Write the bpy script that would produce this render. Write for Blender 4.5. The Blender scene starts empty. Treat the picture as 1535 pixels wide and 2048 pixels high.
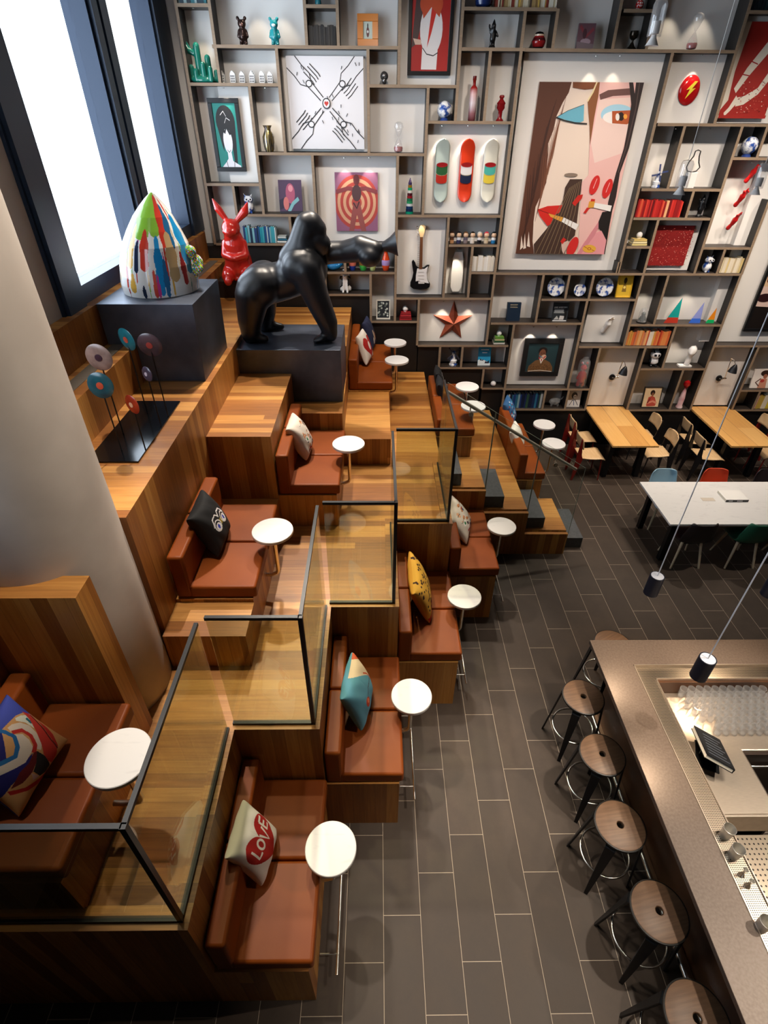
import bpy, bmesh, math, random
import numpy as np
from mathutils import Vector, Matrix, Euler
random.seed(7)
PI = math.pi
SC = bpy.context.scene
COL = SC.collection
# ------------------------------------------------------------------ camera (solved from the photograph's vanishing points)
TH, PS, RO, FPX, CH = 0.63583874, 0.01439242, 0.00761266, 1070.66, 5.1
FW = Vector((math.sin(PS)*math.cos(TH), math.cos(PS)*math.cos(TH), -math.sin(TH)))
RT0 = Vector((math.cos(PS), -math.sin(PS), 0)); UP0 = RT0.cross(FW)
RT = math.cos(RO)*RT0 + math.sin(RO)*UP0
UP = -math.sin(RO)*RT0 + math.cos(RO)*UP0
CAM = Vector((0, 0, CH))
def at(u, v, X=None, Y=None, Z=None):
    d = FW + RT*((u-767.5)/FPX) - UP*((v-1024)/FPX)
    if X is not None: t = (X-CAM.x)/d.x
    elif Y is not None: t = (Y-CAM.y)/d.y
    else: t = (Z-CAM.z)/d.z
    return CAM + d*t
cam = bpy.data.cameras.new('camera'); camo = bpy.data.objects.new('camera', cam); COL.objects.link(camo)
cam.sensor_fit = 'VERTICAL'; cam.sensor_height = 36; cam.lens = FPX/2048*36; cam.clip_start = .05; cam.clip_end = 200
camo.matrix_world = Matrix(((RT.x, UP.x, -FW.x, 0), (RT.y, UP.y, -FW.y, 0), (RT.z, UP.z, -FW.z, CH), (0, 0, 0, 1)))
SC.camera = camo
# ------------------------------------------------------------------ materials
def lin(c):
    if isinstance(c, str):
        c = [int(c[i:i+2], 16)/255 for i in (0, 2, 4)]
        return tuple(x/12.92 if x <= .04045 else ((x+.055)/1.055)**2.4 for x in c)
    return tuple(c)
MATS = {}
def mat(c, rough=.5, metal=0, name=None, spec=None, emit=0, trans=0, coat=0):
    key = (c if isinstance(c, str) else tuple(c), rough, metal, emit, trans, coat, spec)
    if key in MATS: return MATS[key]
    m = bpy.data.materials.new(name or 'paint'); m.use_nodes = True
    b = m.node_tree.nodes['Principled BSDF']
    b.inputs['Base Color'].default_value = (*lin(c), 1); b.inputs['Roughness'].default_value = rough
    b.inputs['Metallic'].default_value = metal
    if spec is not None: b.inputs['Specular IOR Level'].default_value = spec
    if coat: b.inputs['Coat Weight'].default_value = coat
    if emit:
        b.inputs['Emission Color'].default_value = (*lin(c), 1); b.inputs['Emission Strength'].default_value = emit
    if trans: b.inputs['Transmission Weight'].default_value = trans
    MATS[key] = m
    return m
class NT:
    def __init__(s, name):
        s.m = bpy.data.materials.new(name); s.m.use_nodes = True; s.t = s.m.node_tree
        s.b = s.t.nodes['Principled BSDF']; s.out = s.t.nodes['Material Output']
    def n(s, typ, **kw):
        nd = s.t.nodes.new(typ)
        for k, v in kw.items():
            if k.startswith('_'): setattr(nd, k[1:], v)
            else:
                s.put(nd.inputs[int(k[1:]) if k[0] == 'i' and k[1:].isdigit() else k.replace('__', ' ')], v)
        return nd
    def put(s, sock, v):
        if isinstance(v, bpy.types.NodeSocket): s.t.links.new(v, sock)
        else: sock.default_value = v
    def M(s, op, a, b=0., c=None):
        nd = s.t.nodes.new('ShaderNodeMath'); nd.operation = op
        s.put(nd.inputs[0], a); s.put(nd.inputs[1], b)
        if c is not None: s.put(nd.inputs[2], c)
        return nd.outputs[0]
    def mix(s, f, a, b, mode='MIX'):
        nd = s.t.nodes.new('ShaderNodeMix'); nd.data_type = 'RGBA'; nd.blend_type = mode
        s.put(nd.inputs[0], f)
        s.put(nd.inputs[6], a if isinstance(a, bpy.types.NodeSocket) else (*lin(a), 1)); s.put(nd.inputs[7], b if isinstance(b, bpy.types.NodeSocket) else (*lin(b), 1))
        return nd.outputs[2]
    def xyz(s, x=0., y=0., z=0.):
        nd = s.t.nodes.new('ShaderNodeCombineXYZ')
        for i, v in enumerate((x, y, z)): s.put(nd.inputs[i], v)
        return nd.outputs[0]
    def ramp(s, f, stops):
        nd = s.t.nodes.new('ShaderNodeValToRGB'); e = nd.color_ramp.elements
        while len(e) < len(stops): e.new(.5)
        for el, (p, c) in zip(e, stops): el.position = p; el.color = (*lin(c), 1)
        s.put(nd.inputs[0], f); return nd.outputs[0]
    def geo(s):
        g = s.t.nodes.new('ShaderNodeNewGeometry'); p = s.t.nodes.new('ShaderNodeSeparateXYZ'); q = s.t.nodes.new('ShaderNodeSeparateXYZ')
        s.t.links.new(g.outputs['Position'], p.inputs[0]); s.t.links.new(g.outputs['True Normal'], q.inputs[0])
        return p.outputs, q.outputs
    def bump(s, h, st=.2, d=.01):
        nd = s.n('ShaderNodeBump', Strength=st, Distance=d, Height=h); s.t.links.new(nd.outputs[0], s.b.inputs['Normal'])
def plank_wood(name, stops, w=.095, L=40., rough=.42, axis_top='Y'):
    s = NT(name); P, N = s.geo()
    top = s.M('GREATER_THAN', s.M('ABSOLUTE', N[2]), .6)
    xy = s.M('ADD', P[0], P[1])
    ta, tl = (P[1], P[0]) if axis_top == 'Y' else (P[0], P[1])
    a = s.M('ADD', s.M('MULTIPLY', top, ta), s.M('MULTIPLY', s.M('SUBTRACT', 1., top), xy))
    al = s.M('ADD', s.M('MULTIPLY', top, tl), s.M('MULTIPLY', s.M('SUBTRACT', 1., top), P[2]))
    q = s.M('DIVIDE', a, w); i = s.M('FLOOR', q); fr = s.M('SUBTRACT', q, i)
    wn = s.n('ShaderNodeTexWhiteNoise', _noise_dimensions='2D', Vector=s.xyz(i, top))
    k = s.M('FLOOR', s.M('ADD', s.M('DIVIDE', al, L), s.M('MULTIPLY', wn.outputs[0], 7.)))
    wn2 = s.n('ShaderNodeTexWhiteNoise', _noise_dimensions='3D', Vector=s.xyz(i, k, top))
    gr = s.n('ShaderNodeTexNoise', Vector=s.xyz(s.M('MULTIPLY', a, 55.), s.M('MULTIPLY', al, 2.2), s.M('MULTIPLY', i, 3.1)), Scale=1.0, Detail=4.0, Roughness=.6)
    f = s.M('ADD', s.M('MULTIPLY', wn2.outputs[0], .66), s.M('MULTIPLY', s.M('SUBTRACT', gr.outputs[0], .36), .75))
    c = s.ramp(f, stops)
    seam = s.M('LESS_THAN', s.M('MINIMUM', fr, s.M('SUBTRACT', 1., fr)), .012)
    c = s.mix(s.M('MULTIPLY', seam, .55), c, '2a1206')
    s.t.links.new(c, s.b.inputs['Base Color']); s.b.inputs['Roughness'].default_value = rough
    s.bump(gr.outputs[0], .08, .004)
    return s.m
WOOD = plank_wood('oiled_wood_planks', [(0., '7c4a1e'), (.3, '986028'), (.55, 'b07838'), (.8, 'c48e4a'), (1., 'd2a05c')])
OAK = plank_wood('oak_table', [(0., 'c08a4a'), (.5, 'd3a05c'), (1., 'deb06e')], w=.3, L=3, rough=.4, axis_top='X')
def tile_floor():
    s = NT('slate_tiles'); P, N = s.geo(); W, L = .2945, .884
    q = s.M('DIVIDE', s.M('SUBTRACT', P[0], .042), W); i = s.M('FLOOR', q); fx = s.M('SUBTRACT', q, i)
    r = s.M('SUBTRACT', s.M('DIVIDE', s.M('SUBTRACT', P[1], 2.4007), L), s.M('DIVIDE', i, 3.)); j = s.M('FLOOR', r); fy = s.M('SUBTRACT', r, j)
    gx = s.M('LESS_THAN', s.M('MINIMUM', fx, s.M('SUBTRACT', 1., fx)), .0062)
    gy = s.M('LESS_THAN', s.M('MINIMUM', fy, s.M('SUBTRACT', 1., fy)), .0022)
    g = s.M('MAXIMUM', gx, gy)
    wn = s.n('ShaderNodeTexWhiteNoise', _noise_dimensions='2D', Vector=s.xyz(i, j))
    nz = s.n('ShaderNodeTexNoise', Vector=s.xyz(P[0], P[1], s.M('MULTIPLY', i, 1.7)), Scale=3.2, Detail=8.0, Roughness=.68)
    c = s.ramp(s.M('ADD', s.M('MULTIPLY', wn.outputs[0], .3), s.M('MULTIPLY', nz.outputs[0], .8)), [(.2, '322923'), (.55, '3d332b'), (.9, '4b3f36')])
    c = s.mix(g, c, 'a89a88')
    s.t.links.new(c, s.b.inputs['Base Color'])
    s.b.inputs['Specular IOR Level'].default_value = .3
    s.put(s.b.inputs['Roughness'], s.M('ADD', .45, s.M('MULTIPLY', nz.outputs[0], .2)))
    s.bump(s.M('SUBTRACT', s.M('MULTIPLY', nz.outputs[0], .3), g), .25, .004)
    return s.m
FLOOR = tile_floor()
def noisy(name, c1, c2, scale=6., rough=.5, metal=0, bump=0, detail=6., lo=.35, hi=.65, vec=None, dist=0., coat=0):
    s = NT(name)
    tc = s.t.nodes.new('ShaderNodeTexCoord'); mp = s.n('ShaderNodeMapping', Vector=tc.outputs['Object'])
    if vec: mp.inputs['Scale'].default_value = vec
    nz = s.n('ShaderNodeTexNoise', Vector=mp.outputs[0], Scale=scale, Detail=detail, Distortion=dist)
    s.t.links.new(s.ramp(nz.outputs[0], [(lo, c1), (hi, c2)]), s.b.inputs['Base Color'])
    s.b.inputs['Roughness'].default_value = rough; s.b.inputs['Metallic'].default_value = metal
    if coat: s.b.inputs['Coat Weight'].default_value = coat
    if bump: s.bump(nz.outputs[0], bump, .01)
    return s.m
def leather():
    s = NT('cognac_leather'); P, N = s.geo()
    nz = s.n('ShaderNodeTexNoise', Scale=2.5, Detail=3.0, Vector=s.xyz(P[0], P[1], P[2]))
    vo = s.n('ShaderNodeTexVoronoi', Scale=260.0, Vector=s.xyz(P[0], P[1], P[2]))
    s.t.links.new(s.ramp(nz.outputs[0], [(.3, '7d3a11'), (.7, '8b4516')]), s.b.inputs['Base Color'])
    s.b.inputs['Roughness'].default_value = .46; s.b.inputs['Specular IOR Level'].default_value = .22; s.bump(vo.outputs[0], .06, .002)
    return s.m
LEATHER = leather()
MARBLE = noisy('white_marble', 'dfdddb', 'cbc9c8', 5., .3, 0, 0, 9., .56, .8, (1, 3, 1), 1.6)
CONC = noisy('plaster_column', 'b9b0a8', 'c9c0b8', 2.2, .75, 0, .12, 8.)
STEEL_B = noisy('blackened_steel', '464c59', '5c6474', 3.0, .42, .75, .04, 5.)
BLACKM = mat('15171b', .38, .4, 'black_metal')
FRAME_B = mat('1d2c40', .4, .3, 'blue_black_steel')
CHROME = mat('e6e3dc', .24, 1, 'polished_steel')
WHITE = mat('e9e6e1', .85, 0, 'white_plaster')
WHITE_GL = mat('f2f0ec', .2, 0, 'white_glaze')
DARKB = mat('1c1815', .5, 0, 'dark_laminate')
BLACKW = mat('0c0a0a', .55, 0, 'black_panel')
EDGE = noisy('oak_edge', '84705c', '968169', 8., .55, 0, 0, 4., .3, .7, (1, 1, 6))
SIDE = noisy('shelf_side', '2a231e', '362d26', 8., .5, 0, 0, 4., .3, .7, (1, 1, 6))
PAGES = mat('e8e0cc', .8, 0, 'paper')
GRAYSTEP = noisy('grey_rubber', '3b3e42', '45484c', 30., .6)
def glassmat(name, tint, gloss=.07, rough=0.0, frost=0):
    s = NT(name); s.t.nodes.remove(s.b)
    tr = s.n('ShaderNodeBsdfTransparent', Color=(*tint, 1)); gl = s.n('ShaderNodeBsdfGlossy', Roughness=rough)
    g = s.t.nodes.new('ShaderNodeNewGeometry'); dt = s.n('ShaderNodeVectorMath', _operation='DOT_PRODUCT')
    s.t.links.new(g.outputs['Normal'], dt.inputs[0]); s.t.links.new(g.outputs['Incoming'], dt.inputs[1])
    fr = s.M('POWER', s.M('SUBTRACT', 1., s.M('ABSOLUTE', dt.outputs['Value'])), 5.)
    mx = s.t.nodes.new('ShaderNodeMixShader'); s.put(mx.inputs[0], s.M('MINIMUM', s.M('ADD', s.M('MULTIPLY', fr, .7), gloss*.5), 1.))
    if frost:
        df = s.n('ShaderNodeBsdfDiffuse', Color=(.9, .9, .9, 1)); m0 = s.t.nodes.new('ShaderNodeMixShader'); s.put(m0.inputs[0], frost)
        s.t.links.new(tr.outputs[0], m0.inputs[1]); s.t.links.new(df.outputs[0], m0.inputs[2]); tr = m0
    s.t.links.new(tr.outputs[0], mx.inputs[1]); s.t.links.new(gl.outputs[0], mx.inputs[2]); s.t.links.new(mx.outputs[0], s.out.inputs[0])
    return s.m
GLASS_T = glassmat('bronze_tinted_glass', (.84, .86, .71), .16)
GLASS_C = glassmat('clear_glass', (.93, .96, .95), .06)
GLASS_P = glassmat('window_glass', (.99, .99, .99), .03)
GLASS_W = glassmat('tumbler_glass', (.985, .985, .985), .2, .05, .16)
def perforated(name, base, pitch=.012, rad=.32, rough=.3):
    s = NT(name); P, N = s.geo()
    def fr(x): return s.M('SUBTRACT', s.M('FRACT', s.M('DIVIDE', x, pitch)), .5)
    fx, fy = fr(P[0]), fr(P[1])
    d = s.M('SQRT', s.M('ADD', s.M('MULTIPLY', fx, fx), s.M('MULTIPLY', fy, fy)))
    h = s.M('LESS_THAN', d, rad)
    s.t.links.new(s.mix(h, base, '1a120c'), s.b.inputs['Base Color'])
    s.put(s.b.inputs['Metallic'], s.M('SUBTRACT', 1., h)); s.b.inputs['Roughness'].default_value = rough
    return s.m
PERF = perforated('perforated_steel', 'e4d2bc')
PERF2 = perforated('perforated_plate', 'b8aa98', .035, .2)
COUNTER = noisy('brushed_bronze_counter', '5e5046', '695b51', 60., .38, .25, 0, 6.)
STEEL_W = noisy('brushed_steel', 'd8c8b6', 'e4d4c2', 20., .3, .9, 0, 4., .3, .7, (1, 12, 1))
BARWOOD = noisy('bar_front', '4a3020', '6a452a', 2., .3, .1, 0, 5.)
# ------------------------------------------------------------------ mesh builder
class B:
    def __init__(s): s.v = []; s.f = []; s.m = []
    def add(s, vs, fs, m=0):
        o = len(s.v); s.v += [tuple(p) for p in vs]; s.f += [tuple(i+o for i in f) for f in fs]
        s.m += [m]*len(fs) if isinstance(m, int) else m; return s
    def box(s, x0, x1, y0, y1, z0, z1, m=0):
        return s.add([(x, y, z) for x in (x0, x1) for y in (y0, y1) for z in (z0, z1)],
                     [(0, 1, 3, 2), (4, 6, 7, 5), (0, 4, 5, 1), (2, 3, 7, 6), (0, 2, 6, 4), (1, 5, 7, 3)], m)
    def prism(s, poly, lo, hi, ax='z', m=0):
        n = len(poly)
        def P(p, h): return {'z': (p[0], p[1], h), 'y': (p[0], h, p[1]), 'x': (h, p[0], p[1])}[ax]
        area = sum(poly[i][0]*poly[(i+1) % n][1]-poly[(i+1) % n][0]*poly[i][1] for i in range(n))
        if (area < 0) != (ax == 'y'): poly = poly[::-1]
        vs = [P(p, lo) for p in poly]+[P(p, hi) for p in poly]
        return s.add(vs, [tuple(range(n))[::-1], tuple(range(n, 2*n))]+[(i, (i+1) % n, n+(i+1) % n, n+i) for i in range(n)], m)
    def cyl(s, p, q, r, r2=None, n=16, m=0):
        p, q = Vector(p), Vector(q); r2 = r if r2 is None else r2
        d = (q-p).normalized(); a = d.orthogonal().normalized(); b = d.cross(a)
        vs = [c+(a*math.cos(2*PI*i/n)+b*math.sin(2*PI*i/n))*rr for c, rr in ((p, r), (q, r2)) for i in range(n)]
        return s.add(vs, [tuple(range(n))[::-1], tuple(range(n, 2*n))]+[(i, (i+1) % n, n+(i+1) % n, n+i) for i in range(n)], m)
    def lathe(s, prof, n=24, c=(0, 0, 0), m=0, sx=1, sy=1, cap=True):
        k = len(prof); vs = [(c[0]+r*math.cos(2*PI*i/n)*sx, c[1]+r*math.sin(2*PI*i/n)*sy, c[2]+z) for r, z in prof for i in range(n)]
        fs = [(j*n+i, j*n+(i+1) % n, (j+1)*n+(i+1) % n, (j+1)*n+i) for j in range(k-1) for i in range(n)]
        ms = [m]*len(fs) if isinstance(m, int) else [m[j] for j in range(k-1) for i in range(n)]
        m0, m1 = ms[0], ms[-1]
        if cap and prof[0][0] > 1e-3: fs.append(tuple(range(n))[::-1]); ms.append(m0)
        if cap and prof[-1][0] > 1e-3: fs.append(tuple((k-1)*n+i for i in range(n))); ms.append(m1)
        return s.add(vs, fs, ms)
    def tube(s, pts, r, n=8, m=0, closed=False):
        pts = [Vector(p) for p in pts]; k = len(pts); vs = []
        rs = r if isinstance(r, (list, tuple)) else [r]*k
        a = None
        for i, p in enumerate(pts):
            d = (pts[(i+1) % k]-pts[i-1]) if closed else (pts[min(i+1, k-1)]-pts[max(i-1, 0)])
            d.normalize()
            a = d.orthogonal() if a is None else a-d*a.dot(d)
            a.normalize(); b = d.cross(a)
            vs += [p+(a*math.cos(2*PI*j/n)+b*math.sin(2*PI*j/n))*rs[i] for j in range(n)]
        fs = [(i*n+j, i*n+(j+1) % n, ((i+1) % k)*n+(j+1) % n, ((i+1) % k)*n+j) for i in range(k if closed else k-1) for j in range(n)]
        if not closed: fs += [tuple(range(n))[::-1], tuple((k-1)*n+j for j in range(n))]
        return s.add(vs, fs, m)
    def sph(s, c, r, m=0, n=14, sc=(1, 1, 1)):
        prof = [(r*math.sin(PI*i/n), -r*math.cos(PI*i/n)) for i in range(n+1)]
        prof[0] = (1e-5, -r); prof[-1] = (1e-5, r)
        o = len(s.v); s.lathe(prof, 2*n, (0, 0, 0), m)
        s.v[o:] = [(c[0]+x*sc[0], c[1]+y*sc[1], c[2]+z*sc[2]) for x, y, z in s.v[o:]]
        return s
    def xf(s, M, o=0):
        s.v[o:] = [tuple(M @ Vector(p)) for p in s.v[o:]]; return s
    def build(s, name, mats, parent=None, bevel=0, smooth=False, loc=None, sub=0, seg=2, rot=None):
        me = bpy.data.meshes.new(name); me.from_pydata(s.v, [], s.f)
        for m in (mats if isinstance(mats, (list, tuple)) else [mats]): me.materials.append(m)
        me.polygons.foreach_set('material_index', s.m)
        if smooth: me.polygons.foreach_set('use_smooth', [True]*len(s.f))
        me.update()
        o = bpy.data.objects.new(name, me); COL.objects.link(o)
        if parent: o.parent = parent
        if loc is not None: o.location = loc
        if rot is not None: o.rotation_euler = rot
        if bevel:
            md = o.modifiers.new('bevel', 'BEVEL'); md.width = bevel; md.segments = seg; md.limit_method = 'ANGLE'
        if sub:
            md = o.modifiers.new('sub', 'SUBSURF'); md.levels = sub; md.render_levels = sub
        if smooth: autos(o)
        return o
def autos(o, ang=40):
    me = o.data
    n = len(me.polygons)
    if not n: return
    bm = bmesh.new(); bm.from_mesh(me)
    for e in bm.edges:
        if len(e.link_faces) == 2 and e.calc_face_angle(0) > math.radians(ang): e.smooth = False
    bm.to_mesh(me); bm.free()
def thing(name, label, cat, loc=(0, 0, 0), rz=0, group=None):
    o = bpy.data.objects.new(name, None); COL.objects.link(o); o.empty_display_size = .05
    o.location = loc; o.rotation_euler = (0, 0, rz)
    return tag(o, label, cat, group)
def tag(o, label, cat, group=None, kind=None):
    o['label'] = label; o['category'] = cat
    if group: o['group'] = group
    if kind: o['kind'] = kind
    return o
def struct(b, name, m, label=None, **kw):
    o = b.build(name, m, **kw); o['kind'] = 'structure'
    if label: o['label'] = label
    return o
def dup(root, loc=None, rz=None, label=None, group=None):
    r = root.copy(); COL.objects.link(r)
    if loc is not None: r.location = loc
    if rz is not None: r.rotation_euler = (0, 0, rz)
    if label: r['label'] = label
    if group: r['group'] = group
    for ch in list(root.children):
        c = ch.copy(); COL.objects.link(c); c.parent = r
        for g in ch.children:
            d = g.copy(); COL.objects.link(d); d.parent = c
    return r
def blob(name, parts, mats, parent=None, vox=.01, it=6, colour=None):
    """one continuous body grown from tapered limbs and ellipsoids"""
    b = B()
    for p in parts:
        if p[0] == 's': b.sph(p[1], p[2], 0, 10, p[3] if len(p) > 3 else (1, 1, 1))
        else:
            _, p0, p1, r0, r1 = p
            b.cyl(p0, p1, r0, r1, 20); b.sph(p0, r0, 0, 9); b.sph(p1, r1, 0, 9)
    o = b.build(name, mats, None)
    md = o.modifiers.new('r', 'REMESH'); md.mode = 'VOXEL'; md.voxel_size = vox
    if it: md = o.modifiers.new('s', 'SMOOTH'); md.iterations = it; md.factor = .5
    dg = bpy.context.evaluated_depsgraph_get()
    me = bpy.data.meshes.new_from_object(o.evaluated_get(dg))
    bpy.data.objects.remove(o)
    me.name = name; me.polygons.foreach_set('use_smooth', [True]*len(me.polygons))
    me.materials.clear()
    for m in (mats if isinstance(mats, (list, tuple)) else [mats]): me.materials.append(m)
    if colour:
        for p in me.polygons: p.material_index = colour(p.center)
    o = bpy.data.objects.new(name, me); COL.objects.link(o)
    if parent: o.parent = parent
    return o
def ell(cx, cy, rx, ry, n=24, a=0, a0=0, a1=2*PI):
    ca, sa = math.cos(a), math.sin(a); full = abs(a1-a0-2*PI) < 1e-6
    r = []
    for i in range(n if full else n+1):
        t = a0+(a1-a0)*i/n; x, y = rx*math.cos(t), ry*math.sin(t)
        r.append((cx+x*ca-y*sa, cy+x*sa+y*ca))
    return r
def stroke(pts, w):
    L, R = [], []
    for i, p in enumerate(pts):
        a = pts[max(i-1, 0)]; c = pts[min(i+1, len(pts)-1)]
        dx, dy = c[0]-a[0], c[1]-a[1]; l = math.hypot(dx, dy) or 1
        ww = w[i] if isinstance(w, (list, tuple)) else w
        L.append((p[0]-dy/l*ww/2, p[1]+dx/l*ww/2)); R.append((p[0]+dy/l*ww/2, p[1]-dx/l*ww/2))
    return L+R[::-1]
def pip(poly, X, Y):
    c = np.zeros(X.shape, bool); n = len(poly)
    for i in range(n):
        x0, y0 = poly[i]; x1, y1 = poly[i-1]
        if y0 == y1: continue
        c ^= ((y0 > Y) != (y1 > Y)) & (X < (x1-x0)*(Y-y0)/(y1-y0)+x0)
    return c

def ORD(n):
    w_ = ['first', 'second', 'third', 'fourth', 'fifth', 'sixth', 'seventh', 'eighth', 'ninth', 'tenth']
    return w_[n-1] if n <= 10 else '%d%s' % (n, {1: 'st', 2: 'nd', 3: 'rd'}.get(n % 10 if n // 10 != 1 else 0, 'th'))
# ================================================================== the setting
XL, XR, YF, YB, ZC = -2.74, 9.5, -3.0, 9.36, 7.3
struct(B().box(-5, XR, YF, YB+.3, -.2, 0), 'floor', FLOOR)
struct(B().box(-5, XR, YF, YB+.3, ZC, ZC+.2), 'ceiling', mat('6f6a66', .9))
struct(B().box(XL-.2, XR+.2, YB, YB+.2, 0, ZC), 'wall_back', WHITE)
struct(B().box(XR, XR+.2, YF, YB, 0, ZC), 'wall_right', mat('5a524c', .9))
struct(B().box(XL-.2, XR, YF-.2, YF, 0, ZC), 'wall_front', mat('5a524a', .9))
WY0, WY1, WZ0 = .5, 9.2, 3.68
struct(B().box(XL-.25, XL, YF, .5, 0, ZC).box(XL-.25, XL, .5, YB, 0, WZ0).box(XL-.25, XL, 4.2, 4.78, WZ0, ZC), 'wall_left', mat('b8ada2', .85))
# window: two panes in deep blue-black frames
def window(n, y0, y1, m0, m1):
    b = B(); x0, x1 = XL-.2, XL+.03
    z0 = WZ0
    b.box(x0, x1, y0, y0+m0, z0, ZC).box(x0, x1, y1-m1, y1, z0, ZC)
    b.box(x0-.02, x1+.0, y0+m0, y1-m1, z0, z0+.16)
    b.box(x1, x1+.035, y0+.03, y0+m0-.05, z0, ZC).box(x1, x1+.035, y1-m1+.05, y1-.03, z0, ZC)
    w = struct(b, 'window_%d' % n, FRAME_B, 'tall window in a deep blue-black steel frame' + (' nearest the round column' if n == 1 else ' beside the bookcase'))
    B().box(XL-.13, XL-.12, y0+m0, y1-m1, z0+.16, ZC).build('window_pane', GLASS_P, w)
window(1, 4.78, 7.05, .40, .22)
window(2, 7.05, 9.33, .26, .62)
window(3, .5, 4.2, .3, .3)
colo = struct(B().lathe([(.9, -4), (.9, 14)], 48, (-4.75, 14.1, 0)), 'exterior_column', mat('b5afa6', .9), 'white round column outside the far window', smooth=True)
# round plaster column
c = B().lathe([(.43, 1.472), (.43, ZC)], 64, (-2.09, 2.64, 0)); struct(c, 'column', CONC, 'round grey plaster column at the left rising past the timber tiers', smooth=True)
# ---- timber terrace (levels are multiples of one riser)
R = .368
X0, X1, X2, X3, X4, X5, X6 = -1.05, -.43, .19, .82, 1.44, 2.07, 2.69
Y0, Y1, Y2, Y3, Y4 = 1.015, 2.21, 3.42, 4.66, 5.88
def plat(name, b, label): return tag(struct(b, name, WOOD, label), label, 'platform', kind='structure')
plat('timber_platform', B().prism([(XL, Y0), (X0, Y0), (X0, Y1), (X1, Y1), (X1, Y2), (X2, Y2), (X2, Y3), (X3, Y3), (X3, 9.09), (XL, 9.09)], 0, 4*R), 'stepped main platform of oiled timber planks behind the glass balustrades')
plat('timber_tier', B().prism([(XL, 2.86), (-1.675, 2.86), (-1.675, 9.09), (XL, 9.09)], 4*R, 8*R), 'high timber tier under the window carrying the disc sculpture')
plat('timber_wing', B().box(XL, -1.675, 2.12, 2.30, 4*R, 8*R), 'tall timber wing wall in front of the round column')
plat('timber_panel', B().box(XL, -2.3, Y0, 2.12, 4*R, 8*R), 'timber back panel behind the booth with the colourful face cushion')
plat('timber_ledge', B().box(XL, -2.34, 2.86, 9.09, 8*R, 9*R), 'timber ledge with a grey floor grille below the windows')
plat('timber_sill', B().box(XL, -2.62, 2.86, 9.09, 9*R, 10*R), 'timber sill running under the windows')
struct(B().box(-2.56, -2.44, 3.0, 5.15, 9*R, 9*R+.004).box(-2.56, -2.44, 6.25, 8.9, 9*R, 9*R+.004), 'trim_1', noisy('grille', '6a6258', '7c7266', 90., .5, .3, 0, 2., .4, .6, (1, 60, 1)), 'grey ventilation grille in the timber ledge')
plat('timber_block', B().box(-1.675, X0, Y3, 9.09, 4*R, 7*R), 'tall timber block between the black cushion booth and the gorilla')
plat('timber_block', B().box(X0, X1, 5.93, 9.09, 4*R, 6*R), 'timber block under the right end of the gorilla plinth')
plat('timber_block', B().box(X0, X1, 7.24, 9.09, 6*R, 7*R), 'timber block behind the gorilla plinth')
plat('timber_block', B().box(X1, .165, 5.96, 7.4, 4*R, 5*R), 'low timber block in front of the farthest upper booth')
plat('timber_block', B().box(-1.675, -1.03, 2.79, 3.15, 4*R, 5*R), 'low timber block in front of the booth with the black eye cushion')
plat('timber_block', B().box(-1.675, -1.05, 4.36, Y3, 4*R, 5*R), 'narrow timber block behind the booth with the black eye cushion')
# wide stair tiers
def tier(z, x0, x1, y1, label):
    b = B().box(x0, x1, 5.97, y1, 0, z).box(x0, x1, Y4, 5.93, 0, z).box(x0, x1, 5.93, 5.97, 0, z-.05)
    return plat('timber_stair', b, label)
tier(R, X5, X6, 6.76, 'lowest wide timber stair tier beside the stone floor')
tier(2*R, X4, X5, 9.09, 'middle wide timber stair tier running back to the bookcase')
tier(3*R, X3, X4, 6.76, 'top wide timber stair tier under the balustrade corner')
plat('timber_stair', B().box(X3, X4, 6.76, 9.09, 0, 2*R), 'timber deck under the far middle booth')
for i, (x, z) in enumerate(((X3, 3*R), (X4, 2*R), (X5, R), (X6, 0))):
    o = B().box(x, x+.3, 6.02, 6.74, z, z+R/2).build('stair_step', GRAYSTEP, bevel=.006)
    tag(o, 'grey half step ' + ('on the stone floor, lowest of the stair', 'on the lowest timber tier', 'on the middle timber tier', 'on the top timber tier beside the platform')[3-i], 'step', 'grey half steps on the timber stair')
# black panelling below the stepped bookcase
bl = B()
for u0, u1, v in ((425, 640, 493), (640, 741, 592), (741, 836, 648), (836, 879, 695), (879, 963, 739), (963, 1005, 781), (1005, 1700, 823)):
    x0 = at(u0, v, Y=9.12).x; x1 = at(u1, v, Y=9.12).x; z = at((u0+u1)/2, v, Y=9.1).z
    if u1 == 1700: x1 = XR
    if u0 == 425: x0 = XL
    bl.box(x0, x1, 9.12, YB, 0, z)
struct(bl, 'wall_base', BLACKW, 'black panelling stepping down below the bookcase')
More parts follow.
